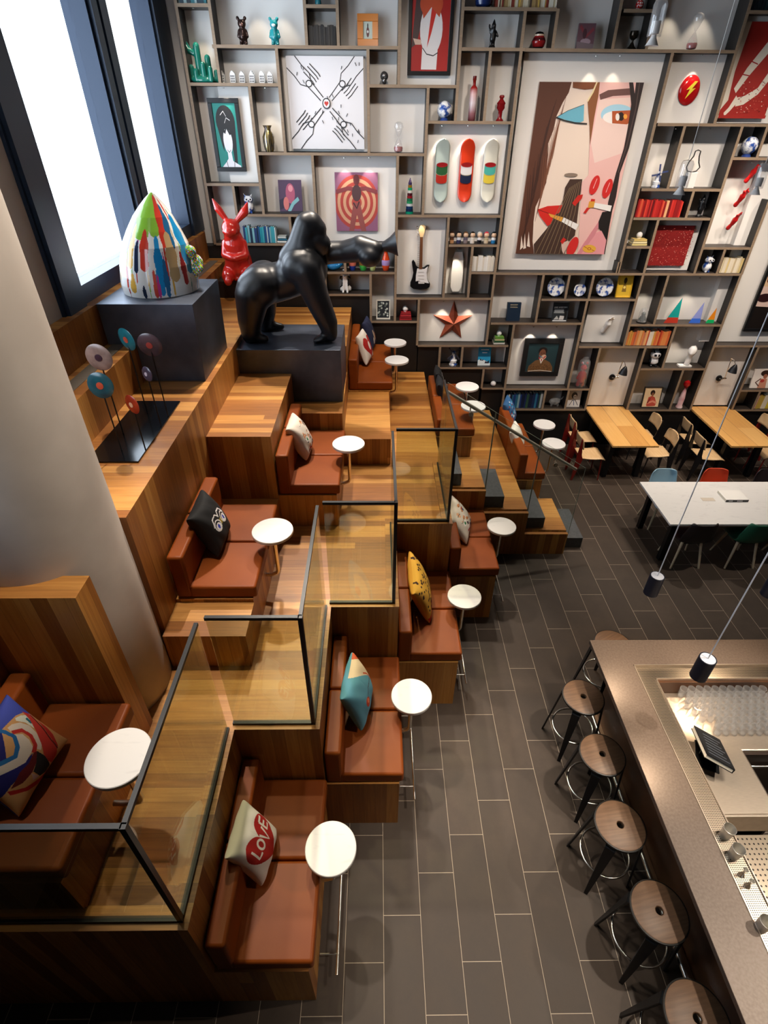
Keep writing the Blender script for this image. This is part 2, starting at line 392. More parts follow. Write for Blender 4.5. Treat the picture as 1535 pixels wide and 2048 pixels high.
# ================================================================== leather booths
def booth(x0, x1, y0, y1, zb, zs, bx, zt, label, base=True, backw=.13, by1=None):
    """wood base, two seat cushions, two back cushions along x=bx"""
    t = thing('leather_booth', label, 'bench', (x0, y0, zb), 0, 'cognac leather booths on the timber terrace')
    L = y1-y0; W = x1-x0; h = zs-zb; cz = .125
    if base:
        B().box(0, W-.035, 0, L-.004, 0, h-cz).build('base', WOOD, t)
    ym = L/2
    for a, b_ in ((.012, ym-.004), (ym+.004, L-.012)):
        B().box(bx-x0+backw-.02, W, a, b_, h-cz+.003, h).build('seat_cushion', LEATHER, t, .022, True, seg=3)
        B().box(bx-x0, bx-x0+backw, a, b_, h-cz+.003, zt-zb).build('back_cushion', LEATHER, t, .022, True, seg=3)
    return t
BO = [
 booth(X0, X1+.02, Y0, Y1-.004, 0, .82, X0+.012, 1.135, 'floor level leather booth with the white heart cushion'),
 booth(X1, X2+.02, Y1, Y2-.004, 0, .82, X1+.012, 1.135, 'floor level leather booth with the light blue cushion'),
 booth(X2, X3+.02, Y2, Y3-.004, 0, .82, X2+.012, 1.135, 'floor level leather booth with the yellow spotted cushion'),
 booth(X3, X4+.0, Y3, Y4-.004, 0, .82, X3+.012, 1.135, 'floor level leather booth beside the wide timber stair'),
 booth(X5, X6-.17, 6.77, 8.42, 0, .82, X5+.012, 1.135, 'leather booth on the stone floor beyond the stair'),
 booth(X3+.004, X4-.06, 6.77, 8.40, 2*R, 1.556, X3+.012, 1.70, 'leather booth behind the glass beyond the top stair tier'),
 booth(-2.295, -1.62, 1.115, 2.115, 4*R, 2.0, -2.28, 2.32, 'leather booth at the lower left with the colourful face cushion'),
 booth(-1.67, -1.0, 3.155, 4.355, 4*R, 2.0, -1.66, 2.32, 'leather booth with the black eye cushion beside the high timber wall'),
 booth(X0+.005, X1+.03, Y3+.005, 5.925, 4*R, 2.0, X0+.012, 2.35, 'leather booth with the white comic cushion below the gorilla'),
 booth(X1+.005, X2+.03, 7.405, 9.08, 4*R, 1.98, X1+.012, 2.32, 'farthest upper leather booth with two cushions beside the gorilla plinth'),
]
# ================================================================== balustrades
def balustrade(pts, z, h, label, name='glass_balustrade', x0=None):
    t = thing(name, label, 'balustrade', (pts[0][0], pts[0][1], z), 0, 'black framed glass balustrades on the terrace')
    ox, oy = pts[0]
    P = [(x-ox, y-oy) for x, y in pts]
    n = len(P)
    for i in range(n-1):
        (xa, ya), (xb, yb) = P[i], P[i+1]
        alongx = abs(xb-xa) > abs(yb-ya)
        g = .012
        if alongx:
            xl, xh = min(xa, xb)+g, max(xa, xb)-g
            B().box(xl, xh, ya-.006, ya+.006, .012, h-.012).build('glass_panel', GLASS_T, t)
            B().box(xl-.005, xh+.005, ya-.012, ya+.012, h-.012, h+.012).build('top_rail', BLACKM, t)
            B().box(xl-.01, xh+.01, ya-.014, ya+.014, 0, .022).build('bottom_channel', BLACKM, t)
        else:
            yl, yh = min(ya, yb)+g, max(ya, yb)-g
            B().box(xa-.006, xa+.006, yl, yh, .012, h-.012).build('glass_panel', GLASS_T, t)
            B().box(xa-.012, xa+.012, yl-.005, yh+.005, h-.012, h+.012).build('top_rail', BLACKM, t)
            B().box(xa-.014, xa+.014, yl-.01, yh+.01, 0, .022).build('bottom_channel', BLACKM, t)
    for i, (x, y) in enumerate(P):
        if i % 2 == 1 or (x0 and i == 0 and False):
            B().box(x-.014, x+.014, y-.014, y+.014, 0, h+.012).build('corner_post', BLACKM, t)
    return t
GH = 1.13
zt = 4*R+.03
capb = []
def cap(poly, label):
    return plat('timber_cap', B().prism(poly, 4*R, zt), label)
i_ = .11
cap([(XL, Y0-.004), (X0+.004, Y0-.004), (X0+.004, Y1-.004), (X0-i_, Y1-.004), (X0-i_, Y0+i_), (XL, Y0+i_)], 'timber edging under the nearest glass balustrade')
cap([(X0-i_, Y1-.004), (X1+.004, Y1-.004), (X1+.004, Y2-.004), (X1-i_, Y2-.004), (X1-i_, Y1+i_), (X0-i_, Y1+i_)], 'timber edging under the second glass balustrade')
cap([(X1-i_, Y2-.004), (X2+.004, Y2-.004), (X2+.004, Y3-.004), (X2-i_, Y3-.004), (X2-i_, Y2+i_), (X1-i_, Y2+i_)], 'timber edging under the third glass balustrade')
cap([(X2-i_, Y3-.004), (X3+.004, Y3-.004), (X3+.004, 5.97), (X3-i_, 5.97), (X3-i_, Y3+i_), (X2-i_, Y3+i_)], 'timber edging under the fourth glass balustrade')
e_ = .045
balustrade([(XL+.02, Y0+e_), (X0-e_, Y0+e_), (X0-e_, Y1+e_-.04)], zt, GH, 'nearest black framed glass balustrade around the lower left booth')
balustrade([(X0-e_+.03, Y1+e_), (X1-e_, Y1+e_), (X1-e_, Y2+e_-.04)], zt, GH, 'second black framed glass balustrade above the light blue cushion booth')
balustrade([(X1-e_+.03, Y2+e_), (X2-e_, Y2+e_), (X2-e_, Y3+e_-.04)], zt, GH, 'third black framed glass balustrade above the yellow spotted cushion')
balustrade([(X2-e_+.03, Y3+e_), (X3-e_, Y3+e_), (X3-e_, 5.93)], zt, GH, 'fourth black framed glass balustrade at the head of the stair')
# stair balustrade: three clear panes and a round handrail
t = thing('stair_balustrade', 'frameless clear glass stair balustrade with a steel handrail', 'balustrade', (X3, 5.95, 0))
def ztop(x): return 2.60-(x-.82)*(2.60-1.43)/(2.70-.82)
for k, (xa, xb, zb) in enumerate(((X3+.005, X4-.004, 3*R-.05), (X4+.004, X5-.004, 2*R-.05), (X5+.004, X6+.03, R-.05))):
    B().prism([(xa-X3, zb), (xb-X3, zb), (xb-X3, ztop(xb)), (xa-X3, ztop(xa))], -.008, .008, 'y').build('glass_panel', GLASS_C, t)
    B().tube([(xa-X3, 0, zb), (xa-X3, 0, ztop(xa)), (xb-X3, 0, ztop(xb)), (xb-X3, 0, zb)], .0045, 6).build('glass_edge', mat('8a9488', .3), t)
hx = [(.02+.0, .10, ztop(.84)-.15), (1.82, .10, ztop(2.64)-.13)]
B().cyl(hx[0], hx[1], .021, n=14).build('handrail', mat('b4aca0', .4, .35), t, smooth=True)
for x in (.32, 1.5):
    z = hx[0][2]+(hx[1][2]-hx[0][2])*(x-.02)/1.8
    B().tube([(x, .10, z-.02), (x, .09, z-.06), (x, .05, z-.075), (x, .008, z-.075)], .008).cyl((x, .02, z-.075), (x, .008, z-.075), .03).build('handrail_bracket', CHROME, t, smooth=True)
# ================================================================== round marble tables
def round_table(x, y, z, zj, dx, label):
    t = thing('round_table', label, 'table', (x, y, zj), 0, 'round white marble bistro tables')
    h = z-zj
    B().lathe([(.168, h-.034), (.178, h-.028), (.178, h-.004), (.174, h)], 56).build('table_top', MARBLE, t, smooth=True)
    B().tube([(0, 0, h-.036), (0, 0, .06), (-.012, 0, .025), (-.045, 0, .008), (-.07, 0, 0), (dx, 0, 0)], .019, 14).lathe([(.019, h-.05), (.06, h-.04), (.06, h-.035)], 20).build('pole', CHROME, t, smooth=True)
    return t
for k, l in enumerate(('beside the white heart cushion', 'beside the light blue cushion', 'beside the yellow spotted cushion', 'beside the wide stair')):
    x, y = -.328+.622*k, 1.606+1.209*k
    round_table(x, y, 1.025, .48, -.10, 'round white marble table at the floor level booth '+l)
    f = thing('foot_rail', 'slim steel foot rail along the booth '+l, 'foot rail', (x+.035, y-.5, .2), 0, 'steel foot rails on the floor level booths')
    B().cyl((0, .0, 0), (0, .95, 0), .011, n=10).build('rail', CHROME, f, smooth=True)
    for yy in (.12, .83): B().cyl((-.13, yy, 0), (-.008, yy, 0), .008, n=8).build('bracket', CHROME, f, smooth=True)
for x, y, z, l in ((-1.45, 1.61, 2.215, 'beside the colourful face cushion'), (-.915, 3.66, 2.205, 'beside the black eye cushion'), (-.322, 5.2, 2.205, 'beside the white comic cushion')):
    round_table(x, y, z, 1.68, -.13 if x > -1.3 else -.18, 'round white marble table on the main platform '+l)
for (u, v, z, zj), l in zip(((793, 719, 2.2, 1.68), (790, 684, 2.2, 1.68), (946, 811, 1.756, 1.2), (934, 772, 1.756, 1.2), (1107, 886, 1.02, .48), (1088, 848, 1.02, .48)),
    ('nearer of two at the farthest upper booth', 'farther of two at the farthest upper booth, before the black wall', 'nearer of two behind the stair glass', 'farther of two behind the stair glass', 'nearer of two at the booth on the stone floor', 'farther of two at the booth on the stone floor')):
    p = at(u, v, Z=z); round_table(p.x, p.y, z, zj, -.10 if z > 1.1 else -.26, 'round white marble table, '+l)
# ================================================================== big sculptures on dark steel plinths
pl = B().prism([(-2.60, 10*R), (-2.605, 10*R+.0), (-2.605, 10*R+.01), (-1.715, 10*R+.01), (-1.735, 8*R), (-2.335, 8*R), (-2.335, 9*R), (-2.60, 9*R)], 5.15, 6.12, 'y')
tag(pl.build('plinth', STEEL_B, bevel=.004), 'blue-black steel plinth under the paint splashed sculpture', 'plinth')
gp = B().prism([(-1.69, 7*R), (-1.065, 7*R), (-1.065, 6*R), (X1-.01, 6*R), (X1-.01, 2.87), (-1.69, 2.87)], 6.255, 7.232, 'y')
tag(gp.build('plinth', STEEL_B, bevel=.004), 'dark steel plinth under the black gorilla', 'plinth')
tag(B().box(-2.33, -1.70, 8.22, 9.06, 8*R, 3.175).build('plinth', mat('2b2522', .35, .3), bevel=.004), 'low dark plinth under the red rabbit', 'plinth')
# paint splashed bell figure
NB, NH = 400, 300
cx, cy, bz = -2.17, 5.70, 10*R+.012
rad = [(0, .362), (.1, .368), (.3, .348), (.5, .303), (.65, .24), (.78, .177), (.88, .112), (.95, .058), (.985, .026), (1., .004)]
def brad(t):
    for (a, ra), (b_, rb) in zip(rad, rad[1:]):
        if t <= b_: return ra+(rb-ra)*(t-a)/(b_-a)
    return .004
H = .84
bb = B(); vs = []
for j in range(NH+1):
    t_ = j/NH; r = brad(t_)
    for i in range(NB):
        a = 2*PI*i/NB; vs.append((r*math.cos(a)+.10*t_**1.6, r*math.sin(a), H*t_))
PAL = ['f4f2ee', '8d7fc0', '8fc640', 'd8402f', '1b8fd0', '26304a', 'e3b04c', 'c9a878', 'd03a8c', 'a03030', '2a6a9a', 'f3e9d0', 'efb8c8', '3aa08a']
rng = random.Random(11)
grid = np.zeros((NH, NB), int)
def drip(a, t0, t1, w, k):
    i0 = a/(2*PI)*NB
    ii = np.arange(NB)
    for j in range(NH):
        tt = (j+.5)/NH
        if t1 <= tt <= t0:
            f = (tt-t1)/(t0-t1); ww = w*(.25+.75*math.sin(PI*min(1, f*.75+.2)))*(1+.15*math.sin(tt*30+k+a*7))*min(1, math.sqrt(max(0., min(f, 1-f))*14))
            wob = .012*math.sin(tt*17+a*5)
            grid[j, np.abs((ii-i0+NB/2) % NB-NB/2)*brad(tt)*2*PI/NB+wob*0 < ww] = k
for n in range(70):
    a = rng.uniform(0, 2*PI); t0 = rng.uniform(.15, .97); drip(a, t0, max(0, t0-rng.uniform(.15, .6)), rng.uniform(.004, .011), rng.choice([1, 2, 3, 4, 5, 6, 7, 8, 9, 10, 11, 12, 13, 0, 0, 7, 6]))
F = -PI/2
for a, t0, t1, w, k in ((-.72, .9, .42, .05, 1), (-.15, 1., .58, .075, 2), (.35, .95, .6, .05, 2), (-.45, .72, .3, .028, 6), (-.02, .68, .28, .04, 3), (-.26, .58, .26, .022, 5), (.36, .62, .02, .038, 4), (.5, .4, .0, .024, 10), (.8, .9, .45, .045, 10), (.62, .98, .5, .03, 3), (.75, .65, .15, .05, 7), (.2, .3, .0, .018, 3), (.28, .25, .0, .014, 8), (-.1, .14, .0, .016, 5), (-.4, .26, .05, .03, 6), (1.05, .45, .1, .03, 9), (1.3, .8, .2, .06, 4), (-1.3, .8, .2, .06, 7), (2.2, .9, .3, .08, 2), (3.2, .9, .3, .08, 8), (4., .8, .2, .08, 6)):
    drip((F+a) % (2*PI), t0, t1, w, k)
fs = []; ms = []
for j in range(NH):
    for i in range(NB):
        fs.append((j*NB+i, j*NB+(i+1) % NB, (j+1)*NB+(i+1) % NB, (j+1)*NB+i)); ms.append(int(grid[j, i]))
bb.add(vs, fs, ms); bb.add([vs[i] for i in range(NB)], [tuple(range(NB))[::-1]], 0)
PM = [mat(c_, .12, 0, None, None, 0, 0, .4) for c_ in PAL]
t = thing('bell_sculpture', 'white bell shaped sculpture splashed with coloured paint on the steel plinth', 'sculpture', (cx, cy, bz))
bb.build('body', PM, t, smooth=True)
def spk(p): return [0, 1, 2, 3, 4, 5, 6, 2][int(abs(math.sin(p.x*91+p.z*57+p.y*33)*8)) % 8]
blob('head', [('s', (.37, .02, .24), .085), ('s', (.36, -.03, .35), .06), ('c', (.33, .0, .14), (.36, 0, .2), .06, .07), ('s', (.42, -.03, .2), .04)], PM, t, .012, 4, spk)
# gorilla
t = thing('gorilla_statue', 'black gorilla statue holding out a flared lamp on the dark plinth', 'statue', (0, 6.75, 2.87))
GZ = -2.87
GM = noisy('matt_black_resin', '1a1b1f', '22242a', 4., .38, .1, .03, 4.)
def g(x, y, z): return (x, y, z+GZ)
P_ = [('c', g(-1.43, -.13, 3.45), g(-1.36, -.12, 3.5), .23, .23), ('c', g(-1.43, .13, 3.45), g(-1.36, .12, 3.5), .23, .23),
 ('c', g(-1.40, 0, 3.47), g(-1.1, 0, 3.53), .235, .215), ('c', g(-1.1, 0, 3.53), g(-.84, 0, 3.66), .215, .26),
 ('c', g(-.9, -.12, 3.7), g(-.82, -.12, 3.72), .2, .19), ('c', g(-.9, .12, 3.7), g(-.82, .12, 3.72), .2, .19),
 ('c', g(-.98, 0, 3.76), g(-.84, 0, 3.92), .17, .17), ('c', g(-.86, 0, 3.93), g(-.79, 0, 4.11), .16, .145),
 ('s', g(-.75, 0, 4.10), .155, (.95, .85, 1.05)), ('s', g(-.66, 0, 4.08), .11, (.8, .95, .9)), ('c', g(-.70, 0, 3.98), g(-.625, 0, 3.935), .12, .095), ('c', g(-.66, 0, 3.9), g(-.625, 0, 3.89), .085, .075),
 ('s', g(-.76, -.13, 4.05), .03, (1, .5, 1.3)), ('s', g(-.76, .13, 4.05), .03, (1, .5, 1.3)),
 # hind legs
 ('c', g(-1.47, -.17, 3.4), g(-1.53, -.19, 3.12), .205, .15), ('c', g(-1.53, -.19, 3.12), g(-1.545, -.2, 2.96), .15, .115), ('c', g(-1.545, -.2, 2.94), g(-1.36, -.24, 2.915), .07, .045),
 ('c', g(-1.42, .17, 3.4), g(-1.42, .2, 3.12), .2, .14), ('c', g(-1.42, .2, 3.12), g(-1.44, .21, 2.96), .14, .105), ('c', g(-1.44, .21, 2.94), g(-1.24, .24, 2.915), .07, .045),
 # supporting arm (far side), knuckles down
 ('c', g(-.82, -.17, 3.68), g(-.71, -.2, 3.38), .185, .15), ('c', g(-.71, -.2, 3.38), g(-.60, -.2, 3.1), .15, .12), ('c', g(-.60, -.2, 3.1), g(-.575, -.2, 2.96), .12, .088), ('c', g(-.57, -.2, 2.945), g(-.68, -.22, 2.925), .075, .055), ('c', g(-.66, -.17, 2.93), g(-.76, -.16, 2.90), .04, .028), ('c', g(-.66, -.22, 2.93), g(-.77, -.22, 2.90), .04, .028), ('c', g(-.66, -.27, 2.93), g(-.76, -.28, 2.90), .04, .028),
 # raised arm
 ('c', g(-.8, .18, 3.74), g(-.62, .2, 3.8), .16, .13), ('c', g(-.62, .19, 3.8), g(-.38, .14, 3.82), .13, .12), ('c', g(-.38, .14, 3.82), g(-.2, .08, 3.86), .125, .14), ('c', g(-.2, .08, 3.87), g(-.03, .0, 3.87), .14, .10), ('s', g(-.09, -.03, 3.80), .12, (1.15, 1, .95)), ('c', g(-.03, 0, 3.87), g(.05, 0, 3.9), .09, .052)]
blob('body', P_, GM, t, .014, 18)
B().lathe([(.045, 0), (.06, .05), (.085, .11), (.13, .175), (.124, .173), (.08, .11), (.03, .03)], 40).xf(Matrix.Translation(Vector(g(.045, 0, 3.9))) @ Matrix.Rotation(math.radians(80), 4, 'Y')).build('lamp_shade', GM, t, smooth=True)
# red rabbit
p = at(474, 566, Z=3.175)
t = thing('rabbit_statue', 'glossy red rabbit statue sitting upright before the bookcase', 'statue', (p.x+.03, p.y+.12, 3.175))
RED = mat('c42a20', .16, 0, None, None, 0, 0, .5)
blob('body', [('s', (0, .02, .2), .2, (1, .95, 1)), ('c', (0, .02, .25), (-.01, 0, .46), .19, .165), ('c', (0, 0, .44), (-.02, -.02, .6), .15, .12), ('s', (-.02, -.05, .69), .125, (1, 1.0, .95)), ('s', (-.03, -.16, .65), .058), ('s', (.03, -.14, .66), .045), ('s', (-.08, -.13, .66), .045),
  ('c', (-.07, -.02, .78), (-.17, .0, .92), .034, .05), ('c', (-.17, 0, .92), (-.22, .0, 1.03), .05, .012), ('c', (.06, -.02, .77), (.18, 0, .88), .034, .058), ('c', (.18, 0, .88), (.235, 0, .99), .058, .012),
  ('c', (-.13, -.02, .5), (-.15, -.1, .36), .055, .05), ('c', (-.15, -.1, .36), (-.03, -.19, .34), .048, .042), ('c', (.11, -.02, .5), (.14, -.1, .36), .055, .05), ('c', (.14, -.1, .36), (.02, -.19, .34), .048, .042),
  ('c', (-.13, -.02, .14), (-.13, -.17, .1), .1, .09), ('c', (.13, -.02, .14), (.14, -.15, .1), .1, .09), ('c', (-.12, -.16, .045), (-.12, -.26, .05), .045, .055), ('c', (.12, -.16, .045), (.13, -.24, .05), .045, .055), ('s', (.2, .1, .14), .07), ('s', (0, .02, .06), .17, (1, 1, .35))], RED, t, .011, 3)
# glass disc sculpture
t = thing('disc_sculpture', 'group of coloured glass discs on thin rods over a black base plate', 'sculpture', (-2.04, 4.1, 8*R))
B().box(-.2, .2, -.54, .55, 0, .014).build('base_plate', mat('0c0d10', .12, .2), t, .002)
GD = [noisy('disc_rose', '6f5850', '94796e', 9., .25), noisy('disc_teal', '155460', '22727c', 9., .2), noisy('disc_teal_dark', '123c48', '1f545e', 9., .2), noisy('disc_red', '8f2a18', 'b84222', 9., .25), noisy('disc_smoke', '372b30', '523e44', 9., .25), noisy('disc_violet', '3f3a4c', '5a5060', 9., .2)]
MID = [mat('3a2430', .3), mat('c0503a', .3), mat('b4482e', .3), mat('e0b088', .3), mat('9a3a34', .3), mat('d8d0e0', .3)]
for k, (ub, vb, vd, rr) in enumerate(((246, 866, 715, .105), (294.5, 826, 679, .095), (243, 900, 771, .098), (291, 897, 809, .076), (336, 832, 690, .1), (334, 852, 748, .06))):
    q = at(ub, vb, Z=8*R+.014); x, y = q.x+2.04, q.y-4.1
    x = max(-.185, min(.185, x)); y = max(-.52, min(.53, y))
    z = at(ub, vd, Y=y+4.1).z-8*R
    B().cyl((x, y, .014), (x, y, z), .0055, n=8).build('rod', BLACKM, t)
    Mx = Matrix.Translation((x, y, z)) @ Matrix.Rotation(PI/2+.12*math.sin(k*2.1), 4, 'X') @ Matrix.Rotation(-.3+.25*math.sin(k*3.3+1), 4, 'Y')
    d = B().lathe([(1e-4, -.006), (rr*.9, -.006), (rr, 0), (rr*.9, .006), (rr*.55, .010), (1e-4, .010)], 30).xf(Mx).build('disc', GD[k], t, smooth=True)
    B().lathe([(1e-4, -.012), (rr*.27, -.01), (rr*.27, .013), (1e-4, .015)], 20).xf(Mx).build('disc_centre', MID[k], d, smooth=True)
# ================================================================== cushions
def pillow(near, far, z, label, layers, base, back=None, w=None, h=.43, lean=28, T=.075, n=110, off=0, yw=0):
    p1, p2 = at(*near, Z=z), at(*far, Z=z)
    d = p2-p1; L = w or d.length
    yaw = math.atan2(d.y, d.x)-PI/2+math.radians(yw)
    c = (p1+p2)/2
    t = thing('cushion', label, 'cushion', (c.x+off, c.y, z+.035), yaw)
    t.rotation_euler = (0, -math.radians(lean), yaw)
    g1 = np.linspace(-1, 1, n+1); A, Bq = np.meshgrid(g1, g1, indexing='ij')
    Yc = A*L/2*(1-.09*(1-Bq**2)*np.abs(A)**2); Zc = h/2+Bq*h/2*(1-.09*(1-A**2)*np.abs(Bq)**2)
    th = T*np.maximum(0, (1-A**2)*(1-Bq**2))**.36+.004
    th = th*(1+.07*np.sin(A*9+Bq*4)*np.abs(A*Bq)**.5)
    cols = [base]+[l[0] for l in layers]; uc = list(dict.fromkeys(cols)); bk = back or base
    if bk not in uc: uc.append(bk)
    ca = (g1[:-1]+g1[1:])/4+.5
    U, V = np.meshgrid(ca, ca, indexing='ij'); G = np.zeros((n, n), int)+uc.index(base)
    for col, poly in layers: G[pip(poly, U, V)] = uc.index(col)
    N = n+1
    vs = [(th[i, j], Yc[i, j], Zc[i, j]) for i in range(N) for j in range(N)]+[(-th[i, j]*.85, Yc[i, j], Zc[i, j]) for i in range(N) for j in range(N)]
    fs, ms = [], []
    for i in range(n):
        for j in range(n):
            a = i*N+j; fs.append((a, a+N, a+N+1, a+1)); ms.append(int(G[i, j]))
            b_ = a+N*N; fs.append((b_, b_+1, b_+N+1, b_+N)); ms.append(uc.index(bk))
    ring = [i*N for i in range(N)]+[n*N+j for j in range(1, N)]+[i*N+n for i in range(n-1, -1, -1)]+[j for j in range(n-1, 0, -1)]
    for q in range(len(ring)):
        a, b_ = ring[q], ring[(q+1) % len(ring)]; fs.append((b_, a, a+N*N, b_+N*N)); ms.append(uc.index(bk))
    B().add(vs, fs, ms).build('cover', [noisy_c(c_) for c_ in uc], t, smooth=True)
    return t
_nc = {}
def noisy_c(c):
    if c not in _nc: _nc[c] = mat(c, .8, 0)
    return _nc[c]
heart = [(.5, .12)]+[(.5+.40*math.sin(a)**3*1.0, .53+.028*(13*math.cos(a)-5*math.cos(2*a)-2*math.cos(3*a)-math.cos(4*a))) for a in [PI*2*i/60 for i in range(60)] if abs(a-PI) > .12]
heart = [(.5+.44*math.sin(a)**3, .50+.028*(13*math.cos(a)-5*math.cos(2*a)-2*math.cos(3*a)-math.cos(4*a))) for a in [2*PI*i/60 for i in range(60)]]
LOVE = [('b01a14', heart)] + [('f1e9df', stroke(s_, .045)) for s_ in ([(.21, .70), (.21, .47), (.33, .47)], [(.52, .66), (.60, .40), (.68, .66)], [(.73, .73), (.73, .50), (.86, .50)], [(.73, .615), (.84, .615)], [(.73, .73), (.86, .73)])] + [('f1e9df', ell(.42, .56, .085, .115)), ('b01a14', ell(.42, .56, .045, .07))]
pillow((523, 1776), (551, 1662), .82, 'white cushion with LOVE on a red heart on the nearest floor level booth', LOVE, 'ece6dc', h=.44, lean=24, n=200, T=.10)
pillow((722, 1466), (739, 1372), .82, 'light blue cushion with a cream corner and red flower on a floor level booth', [('ecd3b4', [(.45, 1), (1, 1), (1, .35), (.8, .55)]), ('d8603c', [(.85, 1), (1, 1), (1, .8)]), ('c2452c', ell(.35, .35, .09, .1)), ('e07a50', ell(.37, .36, .04, .05)), ('3d2a2e', stroke([(.4, .4), (.55, .5), (.9, .45)], .02)), ('d8603c', stroke([(.95, .2), (.8, .6), (.7, .75)], .03))], '5fa0b8', h=.45, lean=20, T=.10)
rs = random.Random(3)
spots = [('3a1c14', ell(rs.uniform(.04, .96), rs.uniform(.2, .98), .03, .026, 8, rs.uniform(0, 3))) for i in range(70)]
pillow((852, 1250), (843, 1163), .82, 'yellow cushion with dark leopard spots on a floor level booth', [('c02a22', [(0, 0), (1, 0), (1, .3), (.7, .18), (.3, .25), (0, .1)])]+spots, 'e0a83e', back='d89a34', h=.46, lean=24, T=.095, off=.03)
def comic(seed):
    r_ = random.Random(seed); L = []
    for i in range(26):
        x, y = r_.uniform(.2, .95), r_.uniform(.05, .85)
        L.append((r_.choice(['d8905a', '5a4a46', 'c04a3a', 'e8b48a', '8a6a5a', 'f2e4d4', '4a5a7a']), ell(x, y, r_.uniform(.03, .1), r_.uniform(.02, .06), 7, r_.uniform(0, 3))))
        L.append(('2c2522', stroke([(x-.08, y), (x, y+r_.uniform(-.06, .06)), (x+.08, y+r_.uniform(-.05, .05))], .014)))
    L += [('f8f4ee', ell(.3, .42, .1, .07)), ('2f7a4a', ell(.31, .42, .045, .05)), ('c0302a', stroke([(.25, .18), (.4, .13), (.55, .2)], .05))]
    return L
pillow((931, 1093), (918, 1040), .82, 'white cushion with comic drawings on the booth beside the stair', comic(5), 'e4dacb', h=.42, lean=40, T=.09, off=.07, yw=-14)
EYES = []
for cx_, s_ in ((.34, 1), (.66, -1)):
    EYES += [('f2f0ee', ell(cx_, .46, .13, .12)), ('0c0d10', ell(cx_, .46, .105, .098)), ('f2f0ee', ell(cx_, .44, .095, .075)), ('2438b0', ell(cx_, .44, .04, .05)), ('f2f0ee', stroke([(cx_-.14*s_, .5), (cx_-.05*s_, .64), (cx_+.1*s_, .66), (cx_+.17*s_, .56)], .03)), ('d8c24a', stroke([(cx_+.14*s_, .4), (cx_+.14*s_, .52)], .015))]
pillow((437, 1119), (459, 1058), 2.0, 'black cushion with two painted eyes on the upper booth by the high wall', EYES, '101114', h=.44, lean=24, w=.44, T=.105)
pillow((611, 934), (624, 884), 2.0, 'white cushion with comic faces on the upper booth below the gorilla', comic(9), 'dbd2c6', h=.42, lean=26, w=.40, T=.1)
def fm(pts):   # points read off the cushion in the photo, laid into its square
    r_ = []
    for x, y in pts:
        dx, dy = x-200, y-160; D = 835*1190+745*600
        dn, nr = (dx*1190+dy*745)/D, (dy*835-dx*600)/D
        r_.append((1-nr, 1-dn))
    return r_
FACE = [('3f4fb0', fm([(150, 60), (480, 400), (330, 420), (200, 500), (80, 640), (0, 740), (-600, 1400), (-300, 600)])), ('1f1f70', fm([(-600, 1350), (0, 740), (60, 1350), (300, 1150), (380, 1050), (330, 1250), (100, 1550), (0, 1750)])),
 ('e8ecdc', fm([(190, 540), (280, 480), (380, 450), (430, 560), (440, 660), (330, 590), (200, 580)])), ('1d6a7a', fm(stroke([(350, 510), (420, 580)], 45))),
 ('eadcca', fm([(80, 700), (140, 640), (250, 600), (380, 630), (470, 740), (520, 880), (500, 1000), (440, 990), (430, 850), (350, 740), (250, 700), (120, 760)])), ('eadcca', fm([(150, 800), (260, 780), (340, 860), (390, 980), (330, 1100), (280, 1200), (150, 1290), (-100, 1450), (-100, 1300), (150, 1150), (200, 1000)])),
 ('c42a22', fm(stroke([(130, 770), (260, 720), (370, 790), (420, 930), (390, 1050)], 60))), ('1d6aa8', fm(stroke([(-60, 740), (30, 760), (150, 830), (180, 980), (150, 1120), (0, 1220), (-100, 1280)], 60))),
 ('d23a30', fm([(320, 400), (430, 410), (560, 560), (650, 760), (780, 930), (790, 1050), (740, 1180), (640, 1160), (540, 1060), (510, 900), (460, 700), (400, 520)])), ('c42a22', fm([(540, 480), (650, 560), (740, 700), (800, 900), (780, 930), (690, 780), (600, 620)])), ('6a1410', fm(stroke([(450, 420), (570, 600), (680, 800), (790, 940)], 28))),
 ('15171a', fm([(440, 1020), (560, 1080), (700, 1220), (640, 1320), (510, 1390), (390, 1330), (430, 1200)])), ('6a1016', fm([(390, 1050), (440, 1020), (430, 1200), (380, 1330), (250, 1500), (100, 1600), (200, 1350), (330, 1200)])),
 ('b81c16', fm([(60, 1640), (300, 1560), (520, 1420), (720, 1250), (700, 1330), (520, 1500), (350, 1600), (100, 1690)])), ('d8b0a0', fm([(360, 1350), (500, 1390), (400, 1460)]))]
pillow((42, 1640), (139, 1486), 2.0, 'colourful painted face cushion in blue, red and cream at the lower left', FACE, 'd9a468', back='2c3f9a', h=.47, lean=27, n=200, T=.085)
pillow((722, 746), (738, 706), 1.98, 'white cushion with a red heart on the farthest upper booth', LOVE[:1]+[('f1e9df', ell(.5, .5, .1, .15))], 'e6ded2', h=.45, lean=20, w=.40, T=.085, off=.06, yw=-5)
pillow((737, 712), (743, 684), 1.98, 'navy cushion with pale figures behind the white heart cushion', [('c8b090', ell(.45, .4, .07, .2)), ('a86a4a', ell(.6, .35, .05, .15)), ('d8d0c4', ell(.3, .25, .05, .12))], '1a2140', h=.46, lean=18, w=.42, off=.05, yw=-5)
pillow((1017, 862), (1010, 832), .82, 'blue patterned cushion on the booth on the stone floor', [(c_, ell(rs.uniform(.05, .95), rs.uniform(.05, .95), .06, .05, 7)) for c_ in ['1c2f5a', '9ab4cc', '2a6ab0', 'd8e0e4', '1c2f5a', '38a0c8', '8a3a34']*6], '2a5a8a', h=.42, lean=26, w=.42, T=.085, off=.10, yw=-14)
